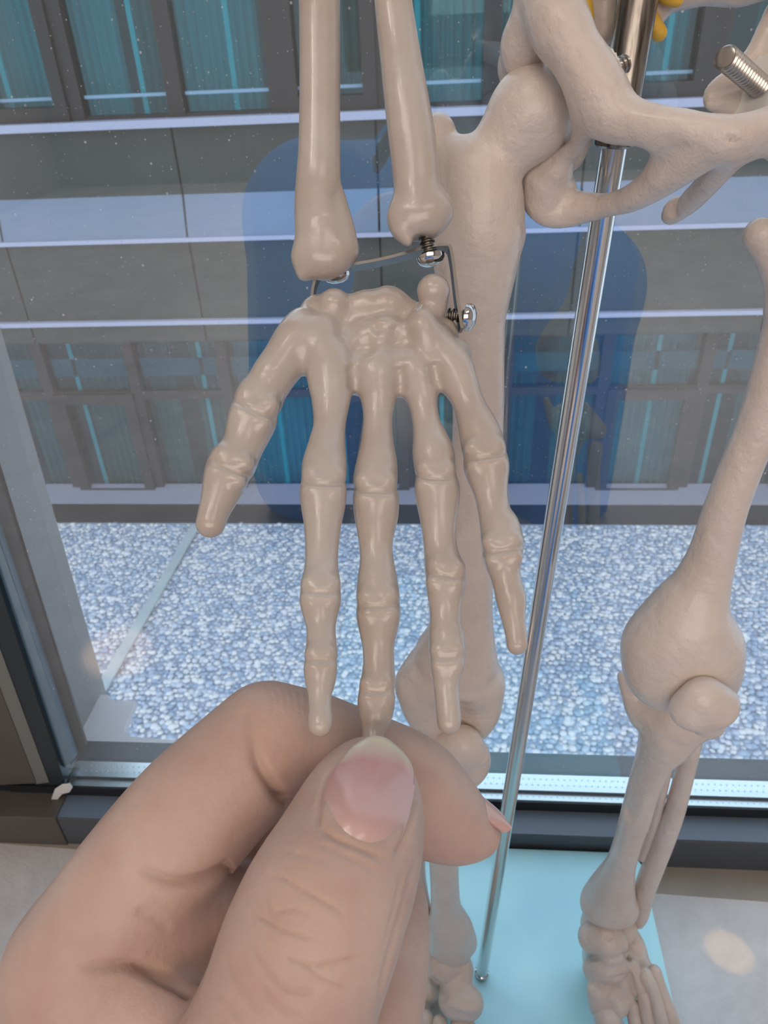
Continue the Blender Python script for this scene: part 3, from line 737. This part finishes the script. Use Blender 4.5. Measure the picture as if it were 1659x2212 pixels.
# other half of the pelvis beyond the pubic joint
s.chain(pyc([(1572,296,27,.178),(1600,290,30,.178),(1640,275,36,.180),(1700,258,40,.184),(1790,240,52,.190),(1860,190,60,.197),(1900,100,66,.205),(1900,-60,80,.212),(1880,-220,100,.220)]), .004)
s.chain(pyc([(1590,312,28,.179),(1572,345,28,.183),(1536,388,27,.190),(1496,430,25,.199),(1462,452,26,.205),(1448,466,20,.207)]), .003, flat=(CAMDIR, .8))
s.chain(pyc([(1600,300,28,.180),(1612,322,18,.183),(1590,342,12,.187)]), .004)
s.chain(pyc([(1880,190,60,.206),(1920,330,50,.216),(1890,440,56,.216),(1800,440,34,.208),(1735,380,28,.196),(1675,318,28,.186),(1640,300,26,.182)]), .004)
s.chain(pyc([(1475,405,8,.203),(1456,450,7,.203)]), .003, sign=-1)
s.chain(pyc([(1577,262,3,.1745),(1578,300,3,.1745),(1568,320,3,.178)]), .0012, sign=-1)
# far iliac fossa / ischial spine pieces at the right edge
s.chain(pyc([(1700,60,60,.235),(1650,135,48,.232),(1600,190,52,.229),(1560,205,38,.227),(1545,214,28,.226)]), .005, flat=(CAMDIR, .5))
s.chain(pyc([(1720,140,60,.236),(1650,205,50,.230),(1585,225,30,.228)]), .005, flat=(CAMDIR, .5))
s.chain(pyc([(1745,-80,60,.232),(1740,120,60,.236),(1800,240,50,.20)]), .004)
sdf_part('pelvis', s, BONE2, sk)
# ---- lower spine
s = SDF(.0010)
s.chain(pyc([(1300,-120,60,.240),(1304,-40,42,.238),(1306,30,34,.236),(1305,70,28,.234)]), .003)
s.chain(pyc([(1405,20,40,.236),(1440,-22,45,.236),(1520,-40,45,.238),(1600,-46,52,.238),(1700,-70,60,.236)]), .004)
s.chain(pyc([(1300,-90,50,.238),(1400,-70,70,.240),(1480,-60,50,.238)]), .004)
for i_ in range(7): s.chain(np.array([[.105, .243+.002*i_, .575+.026*i_, .0105], [.105, .243+.002*i_, .588+.026*i_, .0105]]), .003, flat=((0, 0, 1), .8))
s.ball(PY(1655, 60, .238)*1.0, .006, .003, sign=-1)
sp_ = sdf_part('sacrum', s, BONE2, sk)
for ch in ([(1255,-60,15,.229),(1262,-10,15,.229),(1268,30,15,.229),(1274,62,10,.229)], [(1398,20,16,.2315),(1412,55,18,.2315),(1424,72,17,.2315)], [(1420,-40,18,.229),(1440,-10,17,.229),(1462,0,15,.229)]):
    s = SDF(.0006); s.chain(pyc(ch), .001); sdf_part('spinal_nerve', s, NERVE, sp_)
# ---- hip bolts with their nuts
BOLT = mat('steel_bolt', (0.50, 0.46, 0.42), 0.25, 1.0)
def bolt(a, b, r, parent, n_=12):
    a, b = np.asarray(a), np.asarray(b); ax = b-a; L_ = np.linalg.norm(ax); st = L_/n_; prof = [(0, 0), (0, r*.6)]
    for i in range(n_): prof += [(st*(i+.1), r*.80), (st*(i+.35), r*.80), (st*(i+.55), r), (st*(i+.75), r), (st*(i+.95), r*.80)]
    s = MB(); s.lathe(a, ax, prof, 28); return s.build('bolt', BOLT, parent, True, angle=25)
bolt(PY(1566, 122, .206), PY(1640, 186, .222), 24*.185/F_PX, sk, 14)
bolt(PY(1356, 134, .2085), PY(1290, 168, .206), 19*.18/F_PX, sk, 8)
a, b = PY(1604, 172, .216), PY(1640, 206, .224)
def wing_nut(c, ax, R, L_, parent):
    c = np.asarray(c); ax = np.asarray(ax, float); ax /= np.linalg.norm(ax); t = np.cross(ax, [.1, .2, .97]); t /= np.linalg.norm(t); b_ = np.cross(ax, t)
    s = MB(); n_ = 44; pts = []
    for i in range(n_*2):
        r = R*(1 if i % 4 < 2 else .93); an = 2*math.pi*i/(n_*2); pts.append(c+r*(math.cos(an)*t+math.sin(an)*b_))
    s.prism(pts, ax*L_); return s.build('knurled_nut', NUT, parent, False, bevel=.0004)
wing_nut(PY(1646, 192, .222), PY(1640, 186, .222)-PY(1566, 122, .206), .0085, .004, sk)
wing_nut(PY(1322, 150, .2035), PY(1290, 168, .206)-PY(1356, 134, .2085), .0052, .003, sk)

# ---- thigh and shin of the leg behind the hand
s = SDF(.0009)
s.ball(PY(1150, 243, .211), 88*depth(PY(1150, 243, .211))/F_PX, .004)
s.chain(pyc([(1150,250,80,.211),(1105,300,72,.210),(1060,345,66,.209),(1030,390,84,.209),(1028,450,96,.208),(1032,500,93,.207)]), .005)
s.chain(pyc([(940,300,46,.214),(952,325,44,.212),(985,370,60,.210)]), .004)
s.ball(PY(948, 276, .214), 24*.19/F_PX, .003)
s.chain(pyc([(1050,400,70,.208),(1030,500,93,.207),(1027,570,90,.206),(1028,620,78,.205),(1030,690,62,.204),(1032,780,57,.203),(1033,900,55,.202),(1026,1050,54,.200),(1014,1200,54,.198),(1004,1310,60,.197),(994,1380,74,.196),(980,1440,96,.196)]), .004)
s.ball(PY(1106, 508, .207), 20*.2/F_PX, .003)
s.chain(pyc([(914,1480,62,.194),(930,1530,58,.193),(950,1560,50,.193)]), .005)
s.chain(pyc([(1035,1480,56,.195),(1032,1530,50,.195),(1025,1560,40,.195)]), .005)
s.chain(pyc([(985,1600,20,.182),(985,1530,18,.182)]), .006, sign=-1)
s.chain(pyc([(945,352,6,.196),(985,345,5,.197),(1005,322,5,.198)]), .002, sign=-1)
sdf_part('femur', s, BONE2, sk)
s = SDF(.0009)
s.chain(pyc([(955,1625,40,.183),(1000,1606,36,.182),(1030,1630,28,.182)]), .003, flat=(CAMDIR, .8)); s.chain(pyc([(1000,1606,36,.182),(990,1646,34,.183)]), .003)
sdf_part('patella', s, BONE2, sk)
s = SDF(.0009)
s.chain(pyc([(940,1640,60,.203),(1000,1640,60,.203)]), .003)
s.chain(pyc([(972,1650,62,.201),(968,1720,44,.202),(962,1790,35,.204),(959,1850,32,.206),(961,1920,31,.208),(964,1965,34,.209),(970,2000,46,.210),(974,2035,50,.211)]), .004)
s.chain(pyc([(1000,2000,18,.211),(1010,2035,20,.212),(1012,2050,14,.213)]), .003)
sdf_part('tibia', s, BONE2, sk)
s = SDF(.0009)
s.chain(pyc([(925,1680,18,.214),(905,1800,16,.214),(905,1900,16,.216),(922,2000,18,.217),(932,2050,14,.218)]), .002)
sdf_part('fibula', s, BONE2, sk)
# ---- thigh and shin of the leg at the right
s = SDF(.0009)
s.chain(pyc([(1790,420,70,.206),(1745,540,56,.203),(1718,640,50,.202),(1690,740,47,.201),(1662,840,45,.200),(1634,930,44,.199),(1605,1000,44,.198),(1567,1100,45,.196),(1538,1200,50,.195),(1512,1270,62,.194),(1490,1318,80,.193),(1477,1365,100,.192),(1474,1410,104,.1915),(1474,1432,92,.191)]), .004)
s.chain(pyc([(1790,420,66,.206),(1830,330,62,.207),(1880,262,74,.208),(1905,240,86,.208)]), .006)
s.chain(pyc([(1800,400,60,.208),(1850,300,40,.212),(1900,330,56,.214)]), .006)
s.chain(pyc([(1642,508,36,.198),(1652,540,28,.198),(1672,600,24,.200),(1690,660,34,.201)]), .003)
s.chain(pyc([(1408,1400,56,.192),(1420,1450,64,.190),(1428,1468,54,.189)]), .010)
s.chain(pyc([(1538,1400,56,.192),(1550,1450,48,.192),(1545,1478,46,.192)]), .010)
fe2 = sdf_part('femur', s, BONE2, sk)
s = SDF(.0008)
s.chain(pyc([(1484,1532,36,.172),(1520,1504,38,.171),(1560,1520,34,.172)]), .003, flat=(CAMDIR, .75)); s.chain(pyc([(1520,1508,42,.171),(1524,1552,40,.172)]), .003, flat=(CAMDIR, .75)); s.chain(pyc([(1500,1532,46,.171),(1548,1528,44,.171)]), .003, flat=(CAMDIR, .75))
sdf_part('patella', s, BONE2, sk)
s = SDF(.0008)
s.chain(pyc([(1400,1520,45,.206),(1480,1545,55,.205),(1530,1560,36,.206)]), .003)
s.chain(pyc([(1455,1545,72,.202),(1440,1592,58,.202),(1414,1640,40,.204),(1390,1700,33,.207),(1374,1760,32,.211),(1356,1820,29,.216),(1340,1870,32,.221),(1326,1910,44,.225),(1316,1945,56,.228)]), .004)
s.chain(pyc([(1290,1955,34,.227),(1342,1960,36,.227)]), .004)
s.chain(pyc([(1346,1462,13,.207),(1362,1505,18,.206),(1385,1550,24,.205)]), .003)
s.chain(pyc([(1440,1650,14,.212),(1427,1710,14,.219),(1409,1790,12,.225),(1388,1850,12,.229)]), .0006)
s.chain(pyc([(1440,1600,16,.194),(1424,1660,12,.199),(1402,1720,10,.204),(1380,1790,9,.209)]), .004)
s.chain(pyc([(1352,1640,16,.197),(1356,1700,16,.200),(1345,1760,14,.205)]), .006, sign=-1)
sdf_part('tibia', s, BONE2, sk)
s = SDF(.0008)
s.chain(pyc([(1502,1560,26,.214),(1490,1620,22,.214),(1474,1690,21,.217),(1456,1755,22,.220),(1434,1815,23,.224),(1410,1875,23,.228),(1390,1930,22,.231),(1383,1975,18,.231),(1380,1995,11,.231)]), .002)
sdf_part('fibula', s, BONE2, sk)
# ---- feet: tarsals in one piece, each toe ray a part of it
def foot(blobs, rays, lines, m):
    s = SDF(.0007)
    for c_ in blobs:
        A_ = pyc(c_); A_[:, 2] = np.maximum(A_[:, 2], zB+.0035+A_[:, 3]); s.chain(A_, .0022)
    def press(V, N):
        for ln, am, sg in lines: wrinkle(V, N, ln, am*.65, sg)
    ft = sdf_part('foot_bones', s, m, sk, post=press)
    for c_ in rays:
        A_ = pyc(c_)
        for i_, p_ in enumerate(c_):
            if p_[1] > 2245: A_[i_, :3] = PZ(p_[0], p_[1], zB+.004+A_[i_, 3]*1.1)
        A_[:, 2] = np.maximum(A_[:, 2], zB+.0012+A_[:, 3])
        s = SDF(.0007); s.chain(A_, .0008); sdf_part('toe_bones', s, m, ft)
    return ft
def za(pts): return [(1180+x/3.463, 1880+y/3.463) for x, y in pts]
def zb(pts): return [(850+x/5.027, 1800+y/5.027) for x, y in pts]
foot([[(1285,2025,36,.219),(1312,2030,40,.216),(1318,2050,36,.213)], [(1352,2022,28,.227),(1368,2045,26,.223),(1380,2075,22,.217)], [(1284,2093,25,.209),(1308,2096,29,.206),(1334,2090,24,.207)],
      [(1291,2140,24,.200),(1298,2172,26,.196)], [(1322,2148,26,.199),(1334,2172,24,.195)], [(1344,2122,18,.203),(1358,2158,15,.198)], [(1364,2086,16,.209),(1378,2120,18,.204),(1386,2140,15,.201)], [(1340,2068,22,.216),(1356,2082,20,.213)], [(1380,2075,18,.216),(1400,2100,17,.210),(1412,2130,13,.204)], [(1300,2040,40,.225),(1290,2090,32,.230),(1330,2080,42,.228)], [(1310,2130,34,.206),(1345,2110,30,.210)],
      [(1300,2000,45,.229),(1330,2000,45,.229)]],
     [[(1312,2200,29,.190),(1330,2250,30,.183),(1350,2330,24,.172),(1365,2400,28,.163)], [(1366,2172,15,.196),(1376,2230,15,.187),(1396,2330,13,.172),(1410,2400,14,.163)], [(1392,2150,17,.199),(1402,2215,15,.189),(1428,2320,12,.173),(1444,2390,13,.164)], [(1392,2105,16,.206),(1412,2145,14,.199),(1430,2212,15,.189),(1462,2310,12,.174),(1478,2370,13,.166)], [(1414,2100,15,.208),(1432,2150,14,.200),(1456,2212,15,.190),(1490,2300,12,.177),(1506,2350,13,.169)]],
     [(za([(290,650),(400,655),(500,665),(590,640),(630,690)]), .0016, 6), (za([(300,855),(390,860),(480,850),(520,810),(590,790),(630,765)]), .0016, 6), (za([(485,840),(540,920),(610,1010)]), .0014, 5), (za([(610,690),(640,830),(660,950)]), .0014, 5), (za([(640,690),(690,780),(740,890)]), .0014, 5), (za([(420,870),(440,950),(385,1020)]), .0008, 6), (za([(540,430),(560,560),(630,680)]), .0018, 6), (za([(420,490),(460,500),(480,530)]), .0014, 8), (za([(640,570),(700,560)]), .0008, 5)], BONE2)
foot([[(960,2085,38,.203),(990,2090,32,.203),(985,2125,34,.197)], [(985,2160,38,.190),(1010,2166,35,.189)], [(925,2140,26,.200),(910,2165,22,.196)], [(950,2080,40,.214),(960,2130,40,.212),(940,2150,40,.207)], [(918,2188,24,.189)], [(950,2200,21,.186)], [(992,2212,28,.183)], [(970,2180,30,.192)]],
     [[(1000,2225,30,.180),(1010,2300,26,.170),(1015,2380,28,.160)], [(950,2212,18,.182),(955,2300,14,.168),(958,2380,14,.158)], [(918,2200,18,.184),(915,2300,14,.169),(914,2370,14,.160)], [(890,2190,18,.186),(880,2290,14,.172),(876,2350,14,.164)], [(868,2180,18,.189),(850,2270,14,.176),(842,2330,14,.168)]],
     [(zb([(400,1560),(480,1660),(540,1760),(500,1860)]), .0022, 8), (zb([(430,1450),(560,1560),(640,1570),(730,1520)]), .0008, 7), (zb([(520,1800),(620,1750),(760,1745),(900,1780)]), .0007, 8), (zb([(590,1930),(700,1960),(860,2000),(970,1960)]), .0014, 6), (zb([(300,1830),(400,1880),(480,1920)]), .0014, 6), (zb([(700,1830),(800,1880),(900,1850)]), .0006, 6)], BONE2)
# ================================================================== the person's hand
hs = SDF(.00042)
THB = [(822,1652,40,.1255),(810,1672,74,.1242),(794,1696,101,.1226),(781,1745,131,.1195),(764,1805,152,.1160),(736,1880,168,.1125),(706,1950,178,.1095),(680,2025,182,.1075),(645,2110,188,.1060),(610,2212,198,.1055),(560,2340,215,.1065),(470,2520,260,.110)]
INB = [(188,2085,160,.122),(262,1955,150,.124),(400,1780,145,.128),(500,1680,138,.132),(578,1602,128,.1355)]
INB2 = [(580,1604,127,.1355),(650,1606,116,.138),(720,1630,114,.140),(800,1662,114,.142),(880,1700,115,.144),(930,1742,106,.146),(976,1776,86,.1475),(1010,1793,66,.148),(1028,1800,53,.1482)]
MET = [(188,2090,160,.122),(205,2280,182,.120),(210,2480,230,.120),(300,2760,300,.124)]
MIDB = [(330,2150,150,.146),(480,1985,135,.1515),(620,1850,125,.1575),(735,1850,115,.1585),(806,1930,108,.154),(830,2010,98,.147),(828,2100,96,.140),(815,2190,98,.134),(790,2280,95,.130),(740,2340,80,.130)]
RNG = [(380,2420,150,.160),(560,2300,130,.164),(740,2200,112,.166),(800,2240,105,.160),(800,2330,95,.150),(760,2400,85,.143)]
PKY = [(430,2620,130,.172),(600,2500,110,.174),(760,2420,95,.174),(790,2470,88,.165),(770,2540,75,.156)]
hs.chain(px(INB), .0015); hs.chain(px(INB2), .0006)
hs.chain(px(MET), .004)
hs.chain(px(MIDB), .0015); hs.chain(px(RNG), .0015); hs.chain(px(PKY), .0015)
hs.chain(px([(250,2300,200,.128),(420,2400,220,.132),(600,2640,300,.140)]), .006)
hs.chain(px([(260,2040,110,.124),(380,1990,100,.1275),(470,1960,80,.131),(540,1930,60,.136)]), .0035)       # flesh at the root of the forefinger
hs.chain(px([(190,2200,110,.119),(300,2200,105,.1175),(400,2235,90,.116),(470,2300,120,.114)]), .0025)       # web towards the thumb
hs.chain(px(THB), .0016)
hs.chain(px([(640,2010,120,.1085),(690,1930,110,.1085)]), .006)
hs.chain(px([(380,2110,90,.127),(470,2050,80,.131),(540,1980,70,.137)]), .003)
hs.chain(px([(470,1985,70,.139),(520,1915,62,.141),(560,1850,56,.143),(610,1790,50,.1445)]), .002)
# hollow between forefinger and thumb
hs.chain(px([(560,1905,18,.124),(600,1830,26,.128),(640,1755,16,.130)]), .003, sign=-1)
# wrist and forearm, out of the frame
A0 = P(520, 2760, .125); A1 = np.array([-.10, -.02, .235]); A2 = np.array([-.12, -.13, .17])
hs.chain(np.array([[*P(400, 2560, .128), .024], [*(A0*.5+A1*.5), .025], [*A1, .024], [*A2, .03]]), .008)
V, Q = hs.mesh(); V = relax(V, Q, 2); N = vnormals(V, Q)
FR = (.09, .125)
def z5(pts): return [(150+x/2.074, 1700+y/2.074) for x, y in pts]
# knuckle folds of the thumb
for ln, am, sg in (
    (z5([(880,395),(960,410),(1040,460),(1110,500),(1190,545),(1240,590)]), .00022, 5),
    (z5([(810,560),(880,600),(960,645),(1040,670),(1110,680)]), .00026, 5),
    (z5([(900,570),(960,555),(1020,550),(1080,580)]), .00016, 5),
    (z5([(880,500),(895,560),(920,600)]), .00014, 4),
    (z5([(960,740),(1020,780),(1090,800),(1160,790),(1260,770),(1330,760)]), .00026, 5.5),
    (z5([(1050,790),(1110,840),(1180,880),(1260,900)]), .0002, 5),
    (z5([(800,690),(850,770),(900,840),(960,900),(1040,920),(1120,915)]), .00026, 6),
    (z5([(850,880),(900,950),(960,1000),(1060,1020)]), .00016, 6),
    (z5([(690,760),(730,850),(790,950),(850,1020)]), .00016, 7),
    (z5([(640,900),(700,980),(760,1050)]), .00014, 7),
    (z5([(1000,640),(1060,570),(1100,520)]), .0001, 4),
    (z5([(1100,250),(1200,290),(1300,340),(1390,385)]), .00014, 6),
    (z5([(1560,300),(1510,480),(1450,680),(1400,880),(1380,1050)]), .00018, 6),
    (z5([(1490,380),(1450,560),(1410,720)]), .00012, 5),
    (z5([(950,280),(1060,310),(1180,350)]), .0001, 6)):
    wrinkle(V, N, ln, am*1.7, sg, (.08, .128))
# folds at the forefinger joint and its root
for ln, am, sg in (
    ([(545,1580),(552,1625),(566,1665),(588,1700),(604,1722),(628,1738)], .0022, 13),
    ([(548,1600),(540,1560),(528,1530)], .0003, 8),
    ([(300,1872),(340,1896),(390,1908),(440,1901),(484,1883),(506,1872)], .0022, 13),
    ([(165,2085),(217,2091),(270,2088),(314,2098),(357,2112),(395,2130),(420,2150)], .0028, 14),
    ([(290,1965),(330,1985),(370,2010)], .0004, 14),
    ([(640,1600),(655,1640),(690,1690)], .00012, 7)):
    wrinkle(V, N, ln, am, sg, (.1, .15), grow=am > .001)
for k in range(9):
    wrinkle(V, N, [(585+k*16-6, 1478+k*2), (588+k*15, 1510), (590+k*14+4, 1550)], .00009, 4, (.1, .16))
# nail bed of the thumb, pressed a little into the skin
nl_left = [(690,1782),(694,1735),(708,1690),(722,1662),(740,1640),(760,1615),(786,1597)]
nl_right = [(842,1862),(868,1810),(886,1752),(895,1700),(893,1665),(876,1632),(846,1603)]
N = vnormals(V, Q)
wrinkle(V, N, [(686,1790),(690,1740),(703,1690),(722,1655)], .0006, 6, (.08, .13))
wrinkle(V, N, [(848,1866),(876,1806),(893,1750),(902,1700)], .0006, 7, (.08, .13))
wrinkle(V, N, [(688,1786),(725,1812),(780,1834),(842,1864)], .0005, 6, (.08, .13))
N = vnormals(V, Q)
person = link('person', mesh_np(V, Q, name='person'), SKIN)
tag(person, "bare left hand pinching the skeleton's middle fingertip between thumb and bent forefinger", 'person')

# thumbnail: a curved plate over the thumb
NAIL = mat('nail', (0.7, 0.36, 0.34), 0.22, sss=0.2, rad=(1, .4, .3), sscale=.002, coat=0.35)
nt = NAIL.node_tree; b = nt.nodes['Principled BSDF']
at = nt.nodes.new('ShaderNodeAttribute'); at.attribute_name = 'along'
n1 = nt.nodes.new('ShaderNodeTexNoise'); n1.inputs['Scale'].default_value = 420
nt.links.new(nt.nodes['Texture Coordinate'].outputs['Object'], n1.inputs['Vector'])
m1 = nt.nodes.new('ShaderNodeMath'); m1.operation = 'MULTIPLY_ADD'; m1.inputs[1].default_value = 0.04; nt.links.new(n1.outputs['Fac'], m1.inputs[0]); nt.links.new(at.outputs['Fac'], m1.inputs[2])
r1 = nt.nodes.new('ShaderNodeValToRGB'); e = r1.color_ramp.elements
e[0].position, e[0].color = 0.08, (0.68, 0.44, 0.38, 1); e[1].position, e[1].color = 0.97, (0.74, 0.62, 0.47, 1)
for ps, cl in ((0.22, (0.62, 0.37, 0.33, 1)), (0.72, (0.63, 0.32, 0.31, 1)), (0.85, (0.70, 0.50, 0.41, 1))):
    x = e.new(ps); x.color = cl
nt.links.new(m1.outputs[0], r1.inputs[0]); nt.links.new(r1.outputs[0], b.inputs['Base Color'])
from mathutils.bvhtree import BVHTree
bv = BVHTree.FromPolygons([tuple(p) for p in V], [tuple(q) for q in Q])
def hit(u, v):
    r = ray(u, v); r = r/np.linalg.norm(r); h = bv.ray_cast(Vector(CAMP), Vector(r))
    return depth(np.array(h[0])) if h[0] else None
Lc, Rc = catmull(np.array(nl_left, float), 5), catmull(np.array(nl_right, float), 5)
ns, ntt = 25, len(Lc); UV = np.zeros((ntt, ns, 2)); 
for i in range(ntt):
    t = i/(ntt-1)
    for j in range(ns):
        x = j/(ns-1); p = Lc[i]*(1-x)+Rc[i]*x
        dip = 4*x*(1-x)
        p = p+np.array([-.35, .94])*(10*dip*(1-t)**3)-np.array([-.15, 1.0])*(8*dip*t**4)
        UV[i, j] = p
# smooth depth over the nail from the skin under it
smp = []
for i in range(0, ntt, 2):
    for j in range(2, ns-2, 3):
        u, v = UV[i, j]; h = hit(u, v)
        if h and h < .128 and v > 1640: smp.append((u, v, h))
smp = np.array(smp); cu, cv = 790, 1730
basis = lambda u, v: np.stack([np.ones_like(u), (u-cu)/100, (v-cv)/100, ((u-cu)/100)**2, ((u-cu)/100)*((v-cv)/100), ((v-cv)/100)**2], -1)
cf = np.linalg.lstsq(basis(smp[:, 0], smp[:, 1]), smp[:, 2], rcond=None)[0]
NV = np.zeros((ntt, ns, 3)); AL = np.zeros((ntt, ns))
for i in range(ntt):
    for j in range(ns):
        u, v = UV[i, j]; x = j/(ns-1)*2-1; t = i/(ntt-1)
        d = float(basis(np.array(u), np.array(v)) @ cf)-.0010+.0009*abs(x)**3*(1-.5*t)+.0014*max(0, 1-t*2.2)**2
        NV[i, j] = P(u, v, d); AL[i, j] = t+.16*abs(x)**4*(t > .3)
top = NV.reshape(-1, 3); bot = top+CAMDIR*.0006; n_ = len(top); idx = np.arange(n_).reshape(ntt, ns)
q1 = np.stack([idx[:-1, :-1], idx[:-1, 1:], idx[1:, 1:], idx[1:, :-1]], -1).reshape(-1, 4)
rim = list(idx[0, :])+list(idx[1:, -1])+list(idx[-1, -2::-1])+list(idx[-2:0:-1, 0]); rim = np.array(rim); rr = np.roll(rim, -1)
qs = np.stack([rim, rim+n_, rr+n_, rr], -1)
me = mesh_np(np.vstack([top, bot]), np.vstack([q1[:, ::-1], q1+n_, qs[:, ::-1]]), True, name='thumbnail')
at_ = me.attributes.new('along', 'FLOAT', 'POINT'); at_.data.foreach_set('value', np.hstack([AL.ravel(), AL.ravel()]).astype(np.float32))
bm = bmesh.new(); bm.from_mesh(me); bmesh.ops.recalc_face_normals(bm, faces=bm.faces); bm.to_mesh(me); bm.free(); me.set_sharp_from_angle(angle=math.radians(50))
tn = link('thumbnail', me, NAIL, person); tag(tn, 'pink glossy thumbnail with pale tip')
# nail of the forefinger, seen at a low angle on its far side
lo_ = [(990,1700,.1440),(1003,1724,.1438),(1029,1755,.1437),(1060,1781,.1442),(1086,1800,.1458)]
up_ = [(1004,1699,.1490),(1022,1712,.1496),(1050,1733,.1498),(1076,1756,.1497),(1098,1786,.1480)]
A, B = catmull(np.array(lo_), 5), catmull(np.array(up_), 5); ns = 13; rows = []
for i in range(len(A)):
    pa, pb = P(*A[i]), P(*B[i]); row = []
    t = i/(len(A)-1); ax = P(*A[min(i+1, len(A)-1)])-P(*A[max(i-1, 0)]); ax /= np.linalg.norm(ax)
    ou = np.cross(ax, pb-pa); ou /= np.linalg.norm(ou)
    if ou @ (P(1080, 1700, .144)-P(1030, 1790, .147)) < 0: ou = -ou
    for j in range(ns):
        x = j/(ns-1); row.append(pa*(1-x)+pb*x+ou*(4*x*(1-x)*.0010+.0005))
    rows.append(row)
top = np.array(rows).reshape(-1, 3); cen = P(1010, 1790, .148); off = cen-top; off /= np.linalg.norm(off, axis=1, keepdims=True)
bot = top+off*.0006; n_ = len(top); idx = np.arange(n_).reshape(len(A), ns)
q1 = np.stack([idx[:-1, :-1], idx[:-1, 1:], idx[1:, 1:], idx[1:, :-1]], -1).reshape(-1, 4)
rim = np.array(list(idx[0, :])+list(idx[1:, -1])+list(idx[-1, -2::-1])+list(idx[-2:0:-1, 0])); rr = np.roll(rim, -1)
me = mesh_np(np.vstack([top, bot]), np.vstack([q1[:, ::-1], q1+n_, np.stack([rim, rim+n_, rr+n_, rr], -1)[:, ::-1]]), True, name='fingernail')
at_ = me.attributes.new('along', 'FLOAT', 'POINT'); at_.data.foreach_set('value', np.tile(np.repeat(np.linspace(.05, .2, len(A)), ns), 2).astype(np.float32))
bm = bmesh.new(); bm.from_mesh(me); bmesh.ops.recalc_face_normals(bm, faces=bm.faces); bm.to_mesh(me); bm.free(); me.set_sharp_from_angle(angle=math.radians(50))
link('fingernail', me, NAIL, person)

# the person's clothes: blue trousers and sleeve, mirrored in the window pane
DENIM = mat('blue_cloth', (0.2, 0.46, 0.93), 0.85, mottle=(20, (0.19, 0.44, 0.91), (0.22, 0.48, 0.95)))
Yg = Yb+.0054
def mir(u, v, Ym):                            # place behind the camera whose mirror image in the pane lies at (u, v)
    p = PY(u, v, 2*Yg-Ym); return np.array([p[0], Ym, p[2]])
k1 = mir(690, 470, -.14); k2 = mir(660, 1000, -.12); r1 = 150*depth(PY(690, 470, 2*Yg+.14))/F_PX
k3 = mir(1240, 620, -.16); k4 = mir(1200, 1060, -.13)
s = SDF(.005)
s.chain(np.array([[*k1, r1], [*((k1+k2)/2), r1*.95], [*k2, r1*.85], [k2[0], k2[1]-.01, .06, r1*.75]]), .01)
s.chain(np.array([[*k1, r1], [k1[0]*.6, -.42, .30, r1*1.1]]), .02)
s.chain(np.array([[*k3, r1*.95], [*k4, r1*.85], [k4[0], k4[1]-.01, .06, r1*.7]]), .01)
s.chain(np.array([[*k3, r1*.95], [k3[0]*.6, -.42, .30, r1*1.1]]), .02)
s.chain(np.array([[.0, -.50, .24, .13], [.0, -.54, .30, .12]]), .03)
s.chain(np.array([[-.10, -.48, .24, .06], [-.17, -.34, .17, .045], [-.122, -.14, .165, .036]]), .02)
sdf_part('clothes', s, DENIM, person); 
# ================================================================== unseen spots added for floor pools and bone glints
c = PZ(1575, 2055, 0)
spot_light('added_spot', (c[0]+.72, c[1]-.50, 1.40), c, math.radians(1.0), 30, (1.0, 0.58, 0.16), .0012, .45)  # hangs in mid-air well below the ceiling, added for the warm pool
r = ray(262, 1392); tv = (Yg-0)/r[1]; hitp = CAMP+r*tv; r2 = r*np.array([1, -1, 1]); c2 = hitp+r2*((0-hitp[2])/r2[2])
spot_light('added_spot', (c2[0]-.9, c2[1]-.9, 2.64), c2, math.radians(1.5), 500, (1.0, 0.62, 0.36), .006, .6)
spot_light('added_spot', (-1.05, -.75, 2.6), P(700, 1100, .15), math.radians(28), 6, (1.0, 0.90, 0.80), .03, .5)
spot_light('added_spot', (-.55, -.55, 2.6), P(800, 900, .17), math.radians(20), 5, (1.0, 0.95, 0.9), .012, .5)  # small spot added to put glints on the bones
